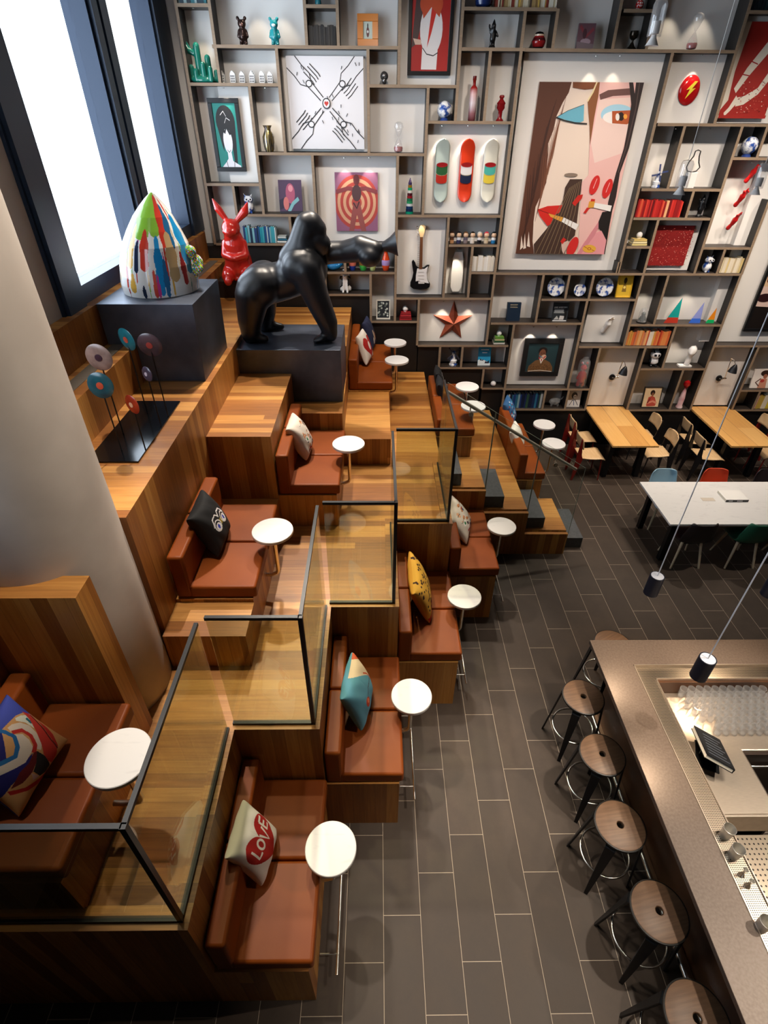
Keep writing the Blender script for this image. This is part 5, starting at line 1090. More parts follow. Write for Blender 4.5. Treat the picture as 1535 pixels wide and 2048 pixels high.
B().lathe([(.05, 0), (.07, .1*h), (.085, .3*h), (.088, .45*h), (.075, .62*h), (.06, .72*h), (.062, .82*h), (.045, .94*h), (1e-4, h)], 26, m=[0, 1, 1, 2, 1, 3, 0, 0]).build('body', [GLZ('141214'), GLZ('8a1a1c'), GLZ('4a1014'), GLZ('d8c0a8')], t, smooth=True)
t, h = orn(966, 15, 30, 'vase', 'dark blue vase at the left end of the top magazine row', 'vase')
B().lathe([(.06, 0), (.1, .2*h), (.11, .5*h), (.07, .85*h), (.08, h), (.07, h)], 24).build('body', GLZ('1c2c5a'), t, smooth=True)
def owl(u, v, hp, label):
    t, h = orn(u, v, hp, 'owl_figure', label, 'figurine', 'blue and white owl figures', rz=.2); k = h
    blob('body', [('s', (0, 0, .32*k), .3*k, (.9, .9, 1.1)), ('s', (0, -.02*k, .7*k), .24*k, (1.1, .95, .85)), ('c', (-.14*k, 0, .84*k), (-.25*k, 0, 1.0*k), .06*k, .015*k), ('c', (.14*k, 0, .84*k), (.25*k, 0, 1.0*k), .06*k, .015*k), ('s', (-.1*k, -.15*k, .04*k), .07*k), ('s', (.1*k, -.15*k, .04*k), .07*k)], DELFT, t, .008, 2)
    for sx in (-1, 1):
        e = B().cyl((sx*.11*k, -.20*k, .72*k), (sx*.11*k, -.26*k, .72*k), .1*k, .09*k, 18).build('eye', GLZ('f0f0f0'), t, smooth=True)
        B().cyl((sx*.11*k, -.262*k, .72*k), (sx*.11*k, -.268*k, .72*k), .045*k, .045*k, 14).build('pupil', GLZ('14182a'), e)
    B().cyl((0, -.24*k, .66*k), (0, -.31*k, .58*k), .045*k, .006*k, 8).build('beak', GLZ('2a3a6a'), t)
owl(500, 428, 39, 'blue and white owl figure behind the red rabbit')
owl(1408, 547, 34, 'blue and white owl figure beside the cream books')
t, h = orn(818, 429, 72, 'stacked_tower', 'slim tower of stacked coloured glass discs with a pointed top', 'ornament')
cols = ['0e8a6a', '1c2a4a', '14305a', 'c8d0d4', '2a8a5a', '1a6a4a', '8a1a24', '4a1420', 'd8d8d0', '1a9a6a', '8a6a1a', '3a2a5a']
for i, c_ in enumerate(cols):
    k = h*.88/len(cols); B().cyl((0, 0, k*i), (0, 0, k*(i+1)-.002), .058-.0028*i, .058-.0028*i, 20).build('tower_disc', GLZ(c_), t)
B().cyl((0, 0, h*.88), (0, 0, h), .024, .002, 16).build('tower_tip', GLZ('3a2258'), t)
# dolls
DD = (('3a2418', 'd8a070', '5a3a28'), ('1a1c24', '3a3a5a', 'd8dce4'), ('6a4a30', '8a7a7a', '5a5464'), ('201814', 'e4d8cc', 'dcd4c8'), ('d8d4cc', '16161c', 'e4e0e0'), ('c83a4a', 'd8c0a0', 'b8a888'), ('14181c', '2a7ab0', 'e8ecec'))
for (hc, bc, cc), u, l in zip(DD, (902, 916, 929.5, 943, 957, 970.5, 985), ('with dark brown hair, leftmost of seven', 'with black hair and a blue-grey coat, second from the left', 'with brown hair and a grey coat, third from the left', 'with black hair in a pale dress, in the middle of seven', 'with white hair and black clothes, third from the right', 'with pink hair, second from the right', 'with black and white head and blue legs, rightmost of seven')):
    t, h = orn(u, 490, 23, 'wooden_doll', 'small round headed doll '+l, 'figurine', 'small round headed dolls')
    B().lathe([(.034, 0), (.036, .05*h), (.036, .3*h), (.034, .45*h), (.022, .52*h), (1e-4, .52*h)], 18, m=[0, 0, 1, 1, 1]).build('body', [GLZ(bc), GLZ(cc)], t, smooth=True)
    B().sph((0, 0, .72*h), .25*h, 0, 10).build('head', GLZ('e4c0a0'), t, smooth=True)
    o = B().sph((0, .006, .75*h), .262*h, 0, 10).build('hair', GLZ(hc), t, smooth=True)
    bm = bmesh.new(); bm.from_mesh(o.data); bmesh.ops.delete(bm, geom=[v for v in bm.verts if v.co.y < -.02 and v.co.z < .84*h], context='VERTS'); bm.to_mesh(o.data); bm.free()
# bowling pins and blue glass
for u, hp, c_, l in ((705, 44, '1c3a9a', 'dark blue'), (726, 50, '3ab04a', 'bright green'), (745, 44, 'c8d888', 'pale lime'), (771, 50, 'd8481c', 'orange')):
    t, h = orn(u, 543, hp, 'painted_pin', l+' painted bowling pin under the outstretched gorilla arm', 'ornament', 'painted bowling pins')
    k = h
    B().lathe([(.11*k, 0), (.13*k, .03*k), (.17*k, .22*k), (.18*k, .36*k), (.14*k, .52*k), (.085*k, .68*k), (.075*k, .76*k), (.09*k, .88*k), (.07*k, .97*k), (1e-4, k)], 24).build('body', GLZ(c_), t, smooth=True)
    B().lathe([(.172*k, .22*k), (.183*k, .28*k), (.184*k, .36*k), (.168*k, .43*k)], 24).build('label_band', GLZ({'1c3a9a': 'c86a5a', '3ab04a': '7a5a2a', 'c8d888': 'd8d0c0', 'd8481c': 'a890c8'}[c_]), t, smooth=True)
t, h = orn(667, 543, 24, 'glass_ornament', 'sparkling blue faceted glass ornament on the shelf behind the gorilla', 'ornament')
blob('body', [('s', (0, 0, h*.35), h*.36, (1.9, 1.2, .9)), ('s', (.12, 0, h*.55), h*.22), ('s', (-.1, 0, h*.5), h*.2), ('s', (0, 0, .02), .06, (1, 1, .3))], GLZ('1a7ab8'), t, .02, 0)
# dog figure
t, h = orn(691, 591, 46, 'dog_figure', 'white dog figure with black coat patches sitting under the gorilla arm', 'figurine', Y=9.2)
k = h
blob('body', [('c', (0, .06*k, .2*k), (0, 0, .5*k), .2*k, .15*k), ('s', (-.17*k, .05*k, .14*k), .12*k, (.9, 1.3, 1.1)), ('s', (.17*k, .05*k, .14*k), .12*k, (.9, 1.3, 1.1)), ('c', (-.08*k, -.08*k, .5*k), (-.1*k, -.15*k, .08*k), .07*k, .055*k), ('c', (.08*k, -.08*k, .5*k), (.1*k, -.15*k, .08*k), .07*k, .055*k), ('s', (-.1*k, -.2*k, .04*k), .055*k, (1, 1.4, .7)), ('s', (.1*k, -.2*k, .04*k), .055*k, (1, 1.4, .7)), ('c', (0, -.02*k, .5*k), (0, -.06*k, .74*k), .12*k, .13*k), ('s', (0, -.06*k, .8*k), .15*k), ('s', (0, -.2*k, .74*k), .085*k, (1, 1, .8)), ('c', (-.13*k, -.03*k, .84*k), (-.2*k, -.04*k, .6*k), .05*k, .06*k), ('c', (.13*k, -.03*k, .84*k), (.2*k, -.04*k, .6*k), .05*k, .06*k), ('s', (-.06*k, -.02*k, .95*k), .05*k), ('s', (.06*k, -.02*k, .95*k), .05*k)], [GLZ('e8e6e2'), GLZ('17181c')], t, .009, 2, lambda p: int((abs(p.x) > .11*k and .3*k < p.z < .72*k) or (p.x < -.15*k and p.z < .3*k and p.y > -.02) or (p.y > .12*k)))
b = B()
for sx in (-1, 1): b.sph((sx*.06*k, -.185*k, .83*k), .024*k, 0, 8)
b.sph((0, -.29*k, .76*k), .03*k, 0, 8); b.build('face_marks', GLZ('0e0e12'), t, smooth=True)
# plates
for u, r_px, l in ((1107, 17.5, 'large, left of three'), (1155, 12, 'small, in the middle of three'), (1203, 17.5, 'large, right of three')):
    t, h = orn(u, 598, 2*r_px, 'delft_plate', 'blue and white painted plate standing on edge, '+l, 'plate', 'blue and white plates'); r = h*.52
    Mx = Matrix.Translation((0, .02, r+.012)) @ Matrix.Rotation(PI/2-.18, 4, 'X')
    B().lathe([(1e-4, 0), (r*.6, 0), (r*.66, .012), (r*.98, .02), (r, .024), (r*.97, .026), (r*.64, .018), (r*.58, .007), (1e-4, .006)], 36).xf(Mx).build('body', DELFT, t, smooth=True)
    B().tube([(-.05, .06, .0), (-.05, -.03, .0), (-.05, -.035, .03)], .004, 6).tube([(.05, .06, .0), (.05, -.03, .0), (.05, -.035, .03)], .004, 6).xf(Matrix.Translation((0, 0, .005))).build('stand', BLACKM, t)
def windmill(u, v, hp, rot, label, m=None):
    t, h = orn(u, v, hp, 'windmill_model', label, 'ornament', 'small windmill models'); k = h; m = m or GLZ('4a5680')
    B().lathe([(.2*k, 0), (.21*k, .06*k), (.17*k, .1*k), (.18*k, .26*k), (.12*k, .3*k), (.075*k, .6*k), (.085*k, .62*k), (.05*k, .7*k), (1e-4, .73*k)], 16).build('tower', DELFT, t, smooth=True)
    s_ = B(); b = B().cyl((0, -.06*k, .62*k), (0, -.14*k, .62*k), .02*k)
    for q in range(4):
        a = rot+q*PI/2; d = Vector((math.cos(a), 0, math.sin(a))); n_ = Vector((-math.sin(a), 0, math.cos(a))); c0 = Vector((0, -.13*k, .62*k))
        b.cyl(c0, c0+d*.4*k, .012*k, .008*k, 6)
        P4 = [c0+d*.1*k+n_*.012*k, c0+d*.4*k+n_*.012*k, c0+d*.4*k+n_*.075*k, c0+d*.1*k+n_*.075*k]
        b.add(P4+[p+Vector((0, -.008*k, 0)) for p in P4], [(0, 1, 2, 3), (7, 6, 5, 4), (0, 4, 5, 1), (1, 5, 6, 2), (2, 6, 7, 3), (3, 7, 4, 0)])
    b.build('sails', m, t)
windmill(905, 733, 40, .65, 'dark windmill model on the low shelf left of the bright blue book', GLZ('2a2e3e'))
windmill(1309, 377, 47, .15, 'blue and white windmill model above the red books')
t, h = orn(985, 774, 10, 'white_ball', 'small white ball on the lowest left shelf', 'ornament', Y=9.16)
B().sph((0, 0, h/2), h/2, 0, 12).build('body', GLZ('ece8e8'), t, smooth=True)
t, h = orn(1107, 816, 22, 'glass_ornament', 'clear glass animal ornament on the lowest shelf', 'ornament')
blob('body', [('s', (0, 0, h*.5), h*.36, (1.1, .9, .9)), ('s', (-.07, -.04, h*.55), h*.26), ('c', (-.06, 0, h*.2), (-.06, 0, .01), .02, .018), ('c', (.06, 0, h*.2), (.06, 0, .01), .02, .018), ('c', (.1, 0, h*.7), (.14, 0, h*.9), .02, .01)], GLASS_W, t, .01, 1)
t, h = orn(1157, 777, 58, 'bear_jar', 'glass jar holding a red bear figure beside the portrait', 'ornament'); k = h
B().lathe([(.085, 0), (.1, .02), (.1, .75*k), (.09, .88*k), (.05, .95*k), (.05, k), (.046, k)], 24).build('glass_jar', GLASS_W, t, smooth=True)
blob('bear', [('c', (-.04, 0, .03), (-.035, 0, .2*k), .036, .03), ('c', (.04, 0, .03), (.035, 0, .2*k), .036, .03), ('c', (0, 0, .2*k), (0, 0, .48*k), .06, .05), ('c', (-.05, 0, .46*k), (-.075, 0, .28*k), .02, .02), ('c', (.05, 0, .46*k), (.075, 0, .28*k), .02, .02), ('s', (0, 0, .64*k), .058), ('s', (-.045, 0, .8*k), .025), ('s', (.045, 0, .8*k), .025)], GLZ('b01c1c'), t, .009, 1)
# hands reaching out of the wall
def hand(u, v, s_, c_, pose, label, Y, rz=0, rx=0):
    p = at(u, v, Y=Y); t = thing('hand_sculpture', label, 'sculpture', p, 0, None); k = s_
    L = [('c', (0, .0, 0), (0, -.5*k, 0), .2*k, .16*k), ('c', (0, -.5*k, 0), (0, -.85*k, .06*k), .2*k, .26*k), ('s', (0, -.95*k, .08*k), .27*k, (1, 1, .6))]
    fb = [(-.2, -1.1), (-.07, -1.18), (.07, -1.18), (.2, -1.1)]
    for i, (fx, fy) in enumerate(fb):
        Ln = (.42, .5, .47, .38)[i]; cl = pose[i]
        a, q = Vector((fx*k, fy*k, .1*k)), Vector((fx*1.15*k, (fy-Ln*.5)*k, (.1+.1*cl)*k))
        d = Vector((fx*1.2*k, (fy-Ln*.5-Ln*.5*(1-cl))*k, (.1+.1*cl-Ln*.6*cl)*k)); L += [('c', a, q, .075*k, .065*k), ('c', q, d, .065*k, .05*k)]
    L += [('c', (.2*k, -.75*k, .05*k), (.38*k, -1.0*k, .12*k), .085*k, .07*k), ('c', (.38*k, -1.0*k, .12*k), (.42*k, -1.2*k, .2*k), .07*k, .05*k)]
    o = blob('body', L, GLZ(c_), t, .035*k+.002, 1); o.rotation_euler = (rx, 0, rz)
hand(1205, 662, .2, 'efece8', (.2, .1, .15, .3), 'white hand sculpture reaching out of the white panel', YP, .35, -1.0)
for (u, v), ps, l, rz in (((1491, 362), (0, .9, .9, .9), 'red hand sculpture on the white panel, topmost of three', .5), ((1470, 410), (.9, .1, .9, .9), 'red hand sculpture on the white panel, middle of three', .4), ((1455, 456), (.5, .1, .1, .1), 'red hand sculpture on the white panel, lowest of three', .5)):
    hand(u, v, .16, 'c01c1e', ps, l, YP, rz, -1.0)
t, h = orn(1281, 647, 32, 'glass_dome', 'clear glass dome over a small dark figure', 'ornament'); k = h
B().lathe([(.07, .02), (.07, .6*k), (.05, .85*k), (1e-4, .95*k)], 22).build('glass_cover', GLASS_W, t, smooth=True)
B().lathe([(.085, 0), (.085, .018), (1e-4, .018)], 24).build('base', mat('1c1a18', .4), t)
blob('figure', [('c', (0, 0, .04), (0, 0, .4*k), .035, .03), ('s', (0, 0, .52*k), .035), ('c', (-.03, 0, .36*k), (-.05, 0, .22*k), .014, .014), ('c', (.03, 0, .36*k), (.05, 0, .22*k), .014, .014)], GLZ('3a4a48'), t, .007, 1)
# glass pyramids
for u, hp, ca, cb, l in ((1339, 50, '1f9a94', 'b83a2a', 'teal glass sail shaped pyramid with a red foot, largest of three'), (1386, 41, '8a94d0', '3a6ad0', 'violet blue glass sail shaped pyramid, middle of three'), (1416, 30, 'd8801c', '18a860', 'orange glass sail shaped pyramid with a green foot, smallest of three')):
    t, h = orn(u, 648, hp, 'glass_sail', l, 'ornament', 'coloured glass sails'); w = h*.32
    def tri(f): return [(-w+(w*1.5)*f, -.03*(1-f)), (w*.75-.15*w*f, -.03*(1-f)), (w*.5, .03*(1-f)+.001)]
    z1 = h*.22; f1 = .22
    b = B()
    lo = [(-w, -.03, 0), (w*.8, -.03, 0), (w*.5, .04, 0)]; ap = (w*.55, 0, h)
    mid = [tuple(a+(c-a)*f1 for a, c in zip(p, ap)) for p in lo]
    b.add(lo+mid, [(2, 1, 0), (0, 1, 4, 3), (1, 2, 5, 4), (2, 0, 3, 5), (3, 4, 5)]).build('foot', GLZ(cb, .08), t)
    B().add(mid+[ap], [(2, 1, 0), (0, 1, 3), (1, 2, 3), (2, 0, 3)]).build('sail', GLZ(ca, .08), t)
# clear bottle with dark outline
p = at(1390, 336, Y=9.2)
x, z = put(1374, 374, 9.2); hh = hm(1374, 374, 76)
t = thing('outlined_bottle', 'bottle shaped wire outline standing over a tall white block', 'ornament', (x, 9.2, z))
B().box(-.07, .07, -.05, .05, 0, hh*.42).build('block', WHITE, t, .004)
pts = [(-.07, 0, hh*.45), (-.10, 0, hh*.55), (-.085, 0, hh*.68), (-.04, 0, hh*.84), (-.035, 0, hh*.97), (0, 0, hh), (.04, 0, hh*.97), (.04, 0, hh*.84), (.06, 0, hh*.68), (.095, 0, hh*.55), (.06, 0, hh*.45), (0, 0, hh*.42)]
B().tube(pts, .009, 8, closed=True).build('outline', mat('2a2826', .4), t, smooth=True)
t, h = orn(1302, 736, 35, 'bear_figure', 'small chrome and black panda figure below the orange books', 'figurine'); k = h
blob('body', [('s', (0, 0, .28*k), .22*k, (1, .9, 1.1)), ('s', (0, -.02*k, .66*k), .25*k, (1.1, .95, .9)), ('s', (-.2*k, 0, .86*k), .08*k), ('s', (.2*k, 0, .86*k), .08*k), ('c', (-.12*k, -.04*k, .12*k), (-.14*k, -.12*k, .05*k), .08*k, .07*k), ('c', (.12*k, -.04*k, .12*k), (.14*k, -.12*k, .05*k), .08*k, .07*k), ('c', (-.2*k, -.02*k, .42*k), (-.22*k, -.1*k, .26*k), .06*k, .05*k), ('c', (.2*k, -.02*k, .42*k), (.22*k, -.1*k, .26*k), .06*k, .05*k)], [GLZ('e0e0e2'), GLZ('17171a')], t, .008, 2, lambda p: int(p.z > .8*k and abs(p.x) > .12*k or p.z < .18*k or abs(p.x) > .19*k and p.z < .5*k or (abs(abs(p.x)-.1*k) < .06*k and abs(p.z-.68*k) < .06*k and p.y < -.1*k)))
t, h = orn(1367, 736, 46, 'bust_sculpture', 'faceted white paper bust on the right shelf', 'sculpture'); k = h
blob('body', [('c', (.02, 0, .1*k), (.03, 0, .45*k), .05, .045), ('s', (.03, -.02, .68*k), .075, (1, 1, 1.25)), ('s', (.0, -.07, .6*k), .035), ('c', (.08, .02, .8*k), (.12, .03, .6*k), .035, .03)], mat('efece8', .6), t, .028, 0)
B().box(-.12, .1, -.05, .06, 0, .025).build('base', mat('efece8', .6), t)
t, h = orn(1356, 816, 54, 'bottle', 'clear flask with a red stopper and red foot on the lowest right shelf', 'bottle'); k = h
B().lathe([(.06, 0), (.06, .02), (.045, .1*k), (.05, .35*k), (.03, .6*k), (.015, .66*k), (.015, .7*k)], 24).build('body', noisy('pink_glass', 'c88a90', 'ecd8d8', 4., .1), t, smooth=True)
B().lathe([(.014, .7*k), (.03, .74*k), (.06, .84*k), (.05, .94*k), (1e-4, k)], 22).build('stopper', GLZ('b0181c'), t, smooth=True)
# ------------------------------------------------------------------ wall pieces
def plaque(u, v, Y): return at(u, v, Y=Y)
for (u, v), bc, l, cc in (((883, 340), 'a8b8b4', 'grey green skateboard deck with a green and red can print, left of three', ('2a5a34', 'b02a1c')), ((932, 340), 'c8381c', 'orange red skateboard deck with a white and blue can print, middle of three', ('dcd8d8', '1c2440')), ((979, 340), 'cbc9bc', 'pale grey skateboard deck with a teal and yellow can print, right of three', ('4aa89a', 'd8c040'))):
    a, b_ = at(u, 277, Y=9.2), at(u, 404, Y=9.2); p = at(u, v, Y=9.2); hgt = a.z-b_.z; w = wm(u, v, 14.2)
    t = thing('skateboard_deck', l, 'skateboard', (p.x, 9.215, b_.z), 0, 'three skateboard decks on the wall')
    n = 26; m_ = 9; vs = []
    for j in range(n+1):
        s_ = (1-math.cos(PI*j/n))/2; z = hgt*s_; e = min(s_, 1-s_)*hgt
        ww = w*math.sqrt(max(0, 1-(1-min(1, e/(w*1.15)))**2)); kick = .05*max(0, 1-e/.2)**2
        for i in range(m_+1):
            q = i/m_*2-1; vs.append((q*max(ww, .002), -kick*1.0-.012*(1-q*q), z))
    b = B().add(vs, [(j*(m_+1)+i, j*(m_+1)+i+1, (j+1)*(m_+1)+i+1, (j+1)*(m_+1)+i) for j in range(n) for i in range(m_)])
    o = b.build('deck', GLZ(bc, .25), t, smooth=True); md = o.modifiers.new('s', 'SOLIDIFY'); md.thickness = .012; md.offset = -1
    z0 = hgt*.34; z1 = hgt*.60; ws = w*.78
    def curve(zc, r, n_=12, sgn=-1): return [(ws*(i/n_*2-1), zc+sgn*r*math.sqrt(max(0, 1-(i/n_*2-1)**2))) for i in range(n_+1)]
    def band(za, zb_, name, c_):
        lo, hi = curve(za, .03), curve(zb_, .03)
        vs = [(x, -.0145-.012*(1-(x/w)**2), z) for x, z in lo+hi]
        k_ = len(lo); B().add(vs, [(i, i+1, k_+i+1, k_+i) for i in range(k_-1)]).build(name, mat(c_, .35), t, smooth=True)
    zm = z0+(z1-z0)*.5
    band(z0, zm, 'print_band', cc[1]); band(zm, z1, 'print_band', cc[0]); band(zm-.006, zm+.006, 'print_line', 'd8c8a0')
    B().add([(x, -.0285+.003*abs(x/w), z) for x, z in ell(0, z1, ws, .03, 24)], [tuple(range(24))]).build('print_lid', mat('8a1418', .35), t)
# white cruiser board
a, b_ = at(916, 503, Y=9.28), at(911, 583, Y=9.28); w = wm(915, 545, 12)
t = thing('cruiser_board', 'white cruiser skateboard hanging in the narrow lit compartment', 'skateboard', ((a.x+b_.x)/2, 9.27, b_.z)); hgt = a.z-b_.z
B().prism([(w*.55, 0), (w*.95, .12*hgt), (w, .5*hgt), (w*.85, .85*hgt), (w*.6, hgt), (-w*.6, hgt), (-w*.85, .85*hgt), (-w, .5*hgt), (-w*.95, .12*hgt), (-w*.55, 0)], -.012, .008, 'y').build('deck', GLZ('f0eee8'), t, .006)
for z in (.22*hgt, .8*hgt):
    B().box(-.02, .02, .008, .05, z-.02, z+.02).cyl((-w*.9, .05, z), (w*.9, .05, z), .008).build('truck', CHROME, t)
    for sx in (-1, 1): B().cyl((sx*w*.85, .05, z), (sx*w*1.1, .05, z), .027, n=16).build('wheel', GLZ('efece0'), t, smooth=True)
# electric guitar
gp_ = lambda a, b_: at(680+.2606*a, 420+.2606*b_, Y=9.215)
t0 = gp_(615, 520); t = thing('electric_guitar', 'black electric guitar with a white pickguard hanging on the bookcase', 'guitar', (t0.x, 9.215, t0.z))
def gq(pts): return [(gp_(a, b_).x-t0.x, gp_(a, b_).z-t0.z) for a, b_ in pts]
B().prism(gq([(560, 380), (575, 400), (582, 425), (600, 440), (640, 440), (665, 420), (685, 420), (672, 450), (658, 490), (668, 530), (690, 565), (685, 590), (660, 605), (610, 610), (560, 605), (536, 585), (537, 555), (552, 520), (560, 480), (552, 430), (548, 395)]), -.02, .022, 'y').build('body', GLZ('141316'), t, .008)
B().prism(gq([(590, 445), (645, 450), (672, 430), (660, 480), (665, 525), (680, 560), (650, 555), (600, 540), (578, 545), (580, 500)]), -.0235, -.0205, 'y').build('pickguard', GLZ('ece8e6'), t)
B().prism(gq([(604, 450), (628, 450), (633, 205), (612, 205)]), -.03, -.012, 'y').build('neck', mat('6a4228', .4), t)
B().prism(gq([(611, 205), (633, 205), (642, 180), (655, 125), (640, 110), (612, 118), (600, 150)]), -.03, -.016, 'y').build('headstock', mat('d8b888', .4), t)
b = B()
for k_ in range(14): b.box(gq([(605, 0)])[0][0], gq([(631, 0)])[0][0], -.0312, -.0301, gq([(0, 225+15*k_)])[0][1], gq([(0, 226.5+15*k_)])[0][1])
b.build('frets', CHROME, t)
b = B()
for k_ in range(3): b.prism(gq([(598, 468+26*k_), (640, 468+26*k_), (640, 477+26*k_), (598, 477+26*k_)]), -.028, -.0236, 'y')
b.prism(gq([(598, 545), (645, 545), (645, 562), (598, 562)]), -.03, -.0206, 'y').build('pickups', GLZ('d8d4d0'), t)
for k_ in range(6):
    q = gq([(606-1.2*k_, 190-13*k_)])[0]; B().cyl((q[0]-.012, -.02, q[1]), (q[0]-.03, -.02, q[1]), .007).build('tuning_peg', CHROME, t)
# copper star
sc = at(680+.2606*868, 420+.2606*868, Y=9.225); tips = [(875, 695), (1015, 808), (930, 985), (760, 985), (712, 806)]
t = thing('copper_star', 'folded copper five pointed star on the white panel', 'star', (sc.x, 9.235, sc.z))
P5 = [at(680+.2606*a, 420+.2606*b_, Y=9.225) for a, b_ in tips]; P5 = [(p.x-sc.x, p.z-sc.z) for p in P5]
ins = []
for i in range(5):
    m_ = ((P5[i][0]+P5[(i+1) % 5][0])/2, (P5[i][1]+P5[(i+1) % 5][1])/2); ins.append((m_[0]*.47, m_[1]*.47))
ring = [q for i in range(5) for q in (P5[i], ins[i])]
vs = [(0, -.075, 0)]+[(x, 0, z) for x, z in ring]+[(0, .012, 0)]
B().add(vs, [(0, 1+i, 1+(i+1) % 10) for i in range(10)]+[(11, 1+(i+1) % 10, 1+i) for i in range(10)]).build('body', noisy('copper', '8a3f2a', 'a8563a', 5., .38, .55), t)
# red oval badge
p = at(1380, 180, Y=9.2); a, b_ = at(1397, 156, Y=9.2), at(1362, 204, Y=9.2)
t = thing('oval_badge', 'glossy red oval wall plaque with a yellow lightning bolt', 'plaque', (p.x, 9.235, p.z))
B().lathe([(1e-4, -.035), (.6, -.033), (.85, -.022), (1., 0), (.97, .012), (1e-4, .012)], 40).xf(Matrix.Scale(.14, 4, (1, 0, 0)) @ Matrix.Scale(.165, 4, (0, 0, 1)) @ Matrix.Rotation(-PI/2, 4, 'X')).build('body', GLZ('b5161a'), t, smooth=True)
B().prism([(.03, .095), (-.055, .0), (-.01, .01), (-.045, -.095), (.06, .02), (.012, .012), (.07, .095)], -.044, -.036, 'y').build('bolt', mat('d8c83a', .4), t)
t.children[0].location = (0, 0, 0)
# wall lamps
for (u, v), (u2, v2), (u3, v3), l in (((1224, 755), (1245, 722), (1250, 735), 'left oak table'), ((1438, 757), (1462, 717), (1470, 731), 'right oak table')):
    p = at(u, v, Y=9.22); q = at(u2, v2, Y=9.06); r = at(u3, v3, Y=9.0)
    t = thing('wall_lamp', 'black wall lamp on a jointed steel arm above the '+l, 'lamp', (p.x, 9.25, p.z))
    o = Vector((p.x, 9.25, p.z)); q -= o; r -= o
    B().lathe([(.05, 0), (.055, .01), (.05, .03), (1e-4, .035)], 24).xf(Matrix.Rotation(PI/2, 4, 'X')).build('wall_mount', BLACKM, t, smooth=True)
    j = Vector((.05, -.09, .03))
    B().tube([(0, -.03, 0), (.02, -.07, 0), tuple(j)], .009).cyl(j+Vector((-.03, 0, 0)), j+Vector((.03, 0, 0)), .014).build('joint', CHROME, t, smooth=True)
    B().tube([tuple(j), tuple(j*.5+q*.5+Vector((0, 0, .02))), tuple(q), tuple(q*.5+r*.5+Vector((.0, 0, .035))), tuple(r)], .007).build('arm', CHROME, t, smooth=True)
    B().lathe([(.015, .02), (.03, 0), (.055, -.05), (.075, -.12), (.078, -.125), (.07, -.115), (.045, -.04), (.015, -.005)], 26).xf(Matrix.Translation(r) @ Matrix.Rotation(.12, 4, 'Y')).build('lamp_shade', mat('17171a', .35), t, smooth=True)
# ================================================================== light
w = bpy.data.worlds.new('world'); SC.world = w; w.use_nodes = True
bg = w.node_tree.nodes['Background']; bg.inputs[0].default_value = (.74, .86, 1.0, 1); bg.inputs[1].default_value = 8.5
def area(name, loc, size, energy, col=(1, 1, 1), rot=(0, 0, 0), portal=False, sy=None):
    l = bpy.data.lights.new(name, 'AREA'); l.size = size
    if sy: l.shape = 'RECTANGLE'; l.size_y = sy
    l.energy = energy; l.color = col
    o = bpy.data.objects.new(name, l); COL.objects.link(o); o.location = loc; o.rotation_euler = rot
    if portal: l.cycles.is_portal = True
    return o
area('window_portal', (XL-.22, (WY0+WY1)/2, (WZ0+ZC)/2), ZC-WZ0, 1, rot=(0, -PI/2, 0), portal=True, sy=WY1-WY0)
def spot(loc, target, energy, size=60, blend=.5, soft=.06, col=(1, .87, .72), name='ceiling_spot'):
    l = bpy.data.lights.new(name, 'SPOT'); l.energy = energy; l.spot_size = math.radians(size); l.spot_blend = blend; l.shadow_soft_size = soft; l.color = col
    o = bpy.data.objects.new(name, l); COL.objects.link(o); o.location = loc
    o.rotation_euler = (Vector(target)-Vector(loc)).to_track_quat('-Z', 'Y').to_euler(); return o
E_ = 1.0
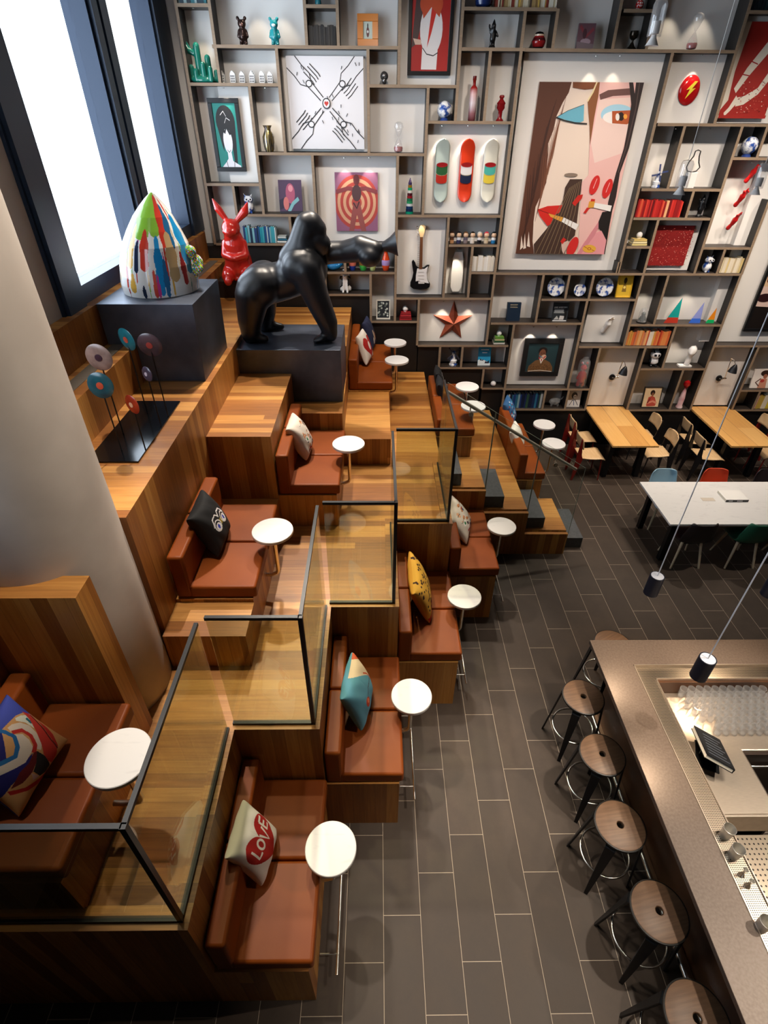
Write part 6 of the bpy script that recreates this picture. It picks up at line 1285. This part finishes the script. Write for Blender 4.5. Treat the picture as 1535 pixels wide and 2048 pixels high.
for loc, tg, e, sz in (((-1.7, 3.4, 7.0), (-.7, 1.8, 1.), 560, 40), ((-1.4, 6.6, 7.0), (-1.0, 3.7, 1.9), 700, 42), ((-.2, 8.0, 7.0), (-.4, 5.4, 1.9), 620, 42), ((1.3, 7.8, 7.0), (1.2, 5.8, .8), 520, 44), ((.2, 6.6, 7.0), (.2, 7.6, 1.6), 260, 46), ((-1.4, 7.4, 7.0), (-1.4, 5.8, 2.6), 330, 44), ((3.4, 8.2, 7.0), (3.0, 7.0, .3), 330, 46), ((5.2, 8.0, 7.0), (4.9, 7.9, .7), 520, 60), ((5.6, 5.2, 7.0), (5.0, 6.0, .7), 560, 46), ((-2.3, 2.0, 7.0), (-1.6, 1.5, 2.), 200, 36), ((-.6, 4.6, 7.0), (.25, 2.6, .8), 420, 30), ((.3, 5.6, 7.0), (.75, 4.0, .8), 380, 30), ((6.4, 1.9, 7.0), (1.7, 1.7, .4), 900, 34), ((2.95, 1.7, 7.0), (2.2, 1.6, .9), 1000, 42), ((1.9, -.2, 7.0), (1.1, .7, 0), 420, 34), ((3.7, 2.0, 7.0), (2.95, 2.3, .9), 520, 26), ((1.2, 2.75, 6.9), (-2.0, 2.65, 3.9), 560, 34)):
    spot(loc, tg, e*(1.3 if loc[1] > 3 and loc[0] < 2.5 else 1.), sz)
# wall washers along the ceiling for the bookcase
for x, tz, en in ((-1.6, 3.4, 220), (.2, 3.2, 230), (2.0, 2.8, 300), (3.8, 2.4, 380), (5.6, 2.2, 400), (7.2, 2.2, 380)): spot((x, 6.3, 7.1), (x+.1, 9.3, tz), en, 78, .8, .12, (1, .86, .74), 'wall_washer')
# small spots set into the undersides of the shelves
for u, v, e in ((386, 12, 5), (503, -40, 5), (553, -40, 5), (446, 172, 5), (530, 172, 5), (688, 312, 7), (738, 312, 7), (884, 248, 7), (936, 248, 7), (987, 248, 7), (843, 437, 2), (915, 495, 6), (887, 600, 4), (940, 600, 3), (1067, 651, 6), (1113, 651, 6), (1404, 106, 5), (1370, -40, 6), (1440, -40, 6), (1352, 254, 4), (1420, 254, 5), (1505, 322, 5), (1400, 553, 4), (1372, 655, 4), (1310, 553, 3), (1192, 108, 2.5), (1240, 108, 2.5)):
    p = at(u, v, Y=9.13)
    l = bpy.data.lights.new('shelf_spot', 'SPOT'); l.energy = e*2.6; l.spot_size = math.radians(62); l.spot_blend = .55; l.shadow_soft_size = .012; l.color = (1, .86, .68)
    o = bpy.data.objects.new('shelf_spot', l); COL.objects.link(o); o.location = (p.x, 9.13, p.z-.026); o.rotation_euler = Vector((0, .16, -1)).to_track_quat('-Z', 'Y').to_euler()
    B().cyl((p.x, 9.13-YS, p.z-.024), (p.x, 9.13-YS, p.z-.0185), .014, n=12).build('downlight', CHROME, bk)
vs_ = SC.view_settings; vs_.view_transform = 'Standard'; vs_.look = 'None'; vs_.gamma = 1; vs_.use_curve_mapping = False; vs_.exposure = 0
cy_ = SC.cycles; cy_.use_denoising = True; cy_.max_bounces = 8; cy_.transparent_max_bounces = 24; cy_.caustics_reflective = False; cy_.caustics_refractive = False; cy_.sample_clamp_indirect = 4
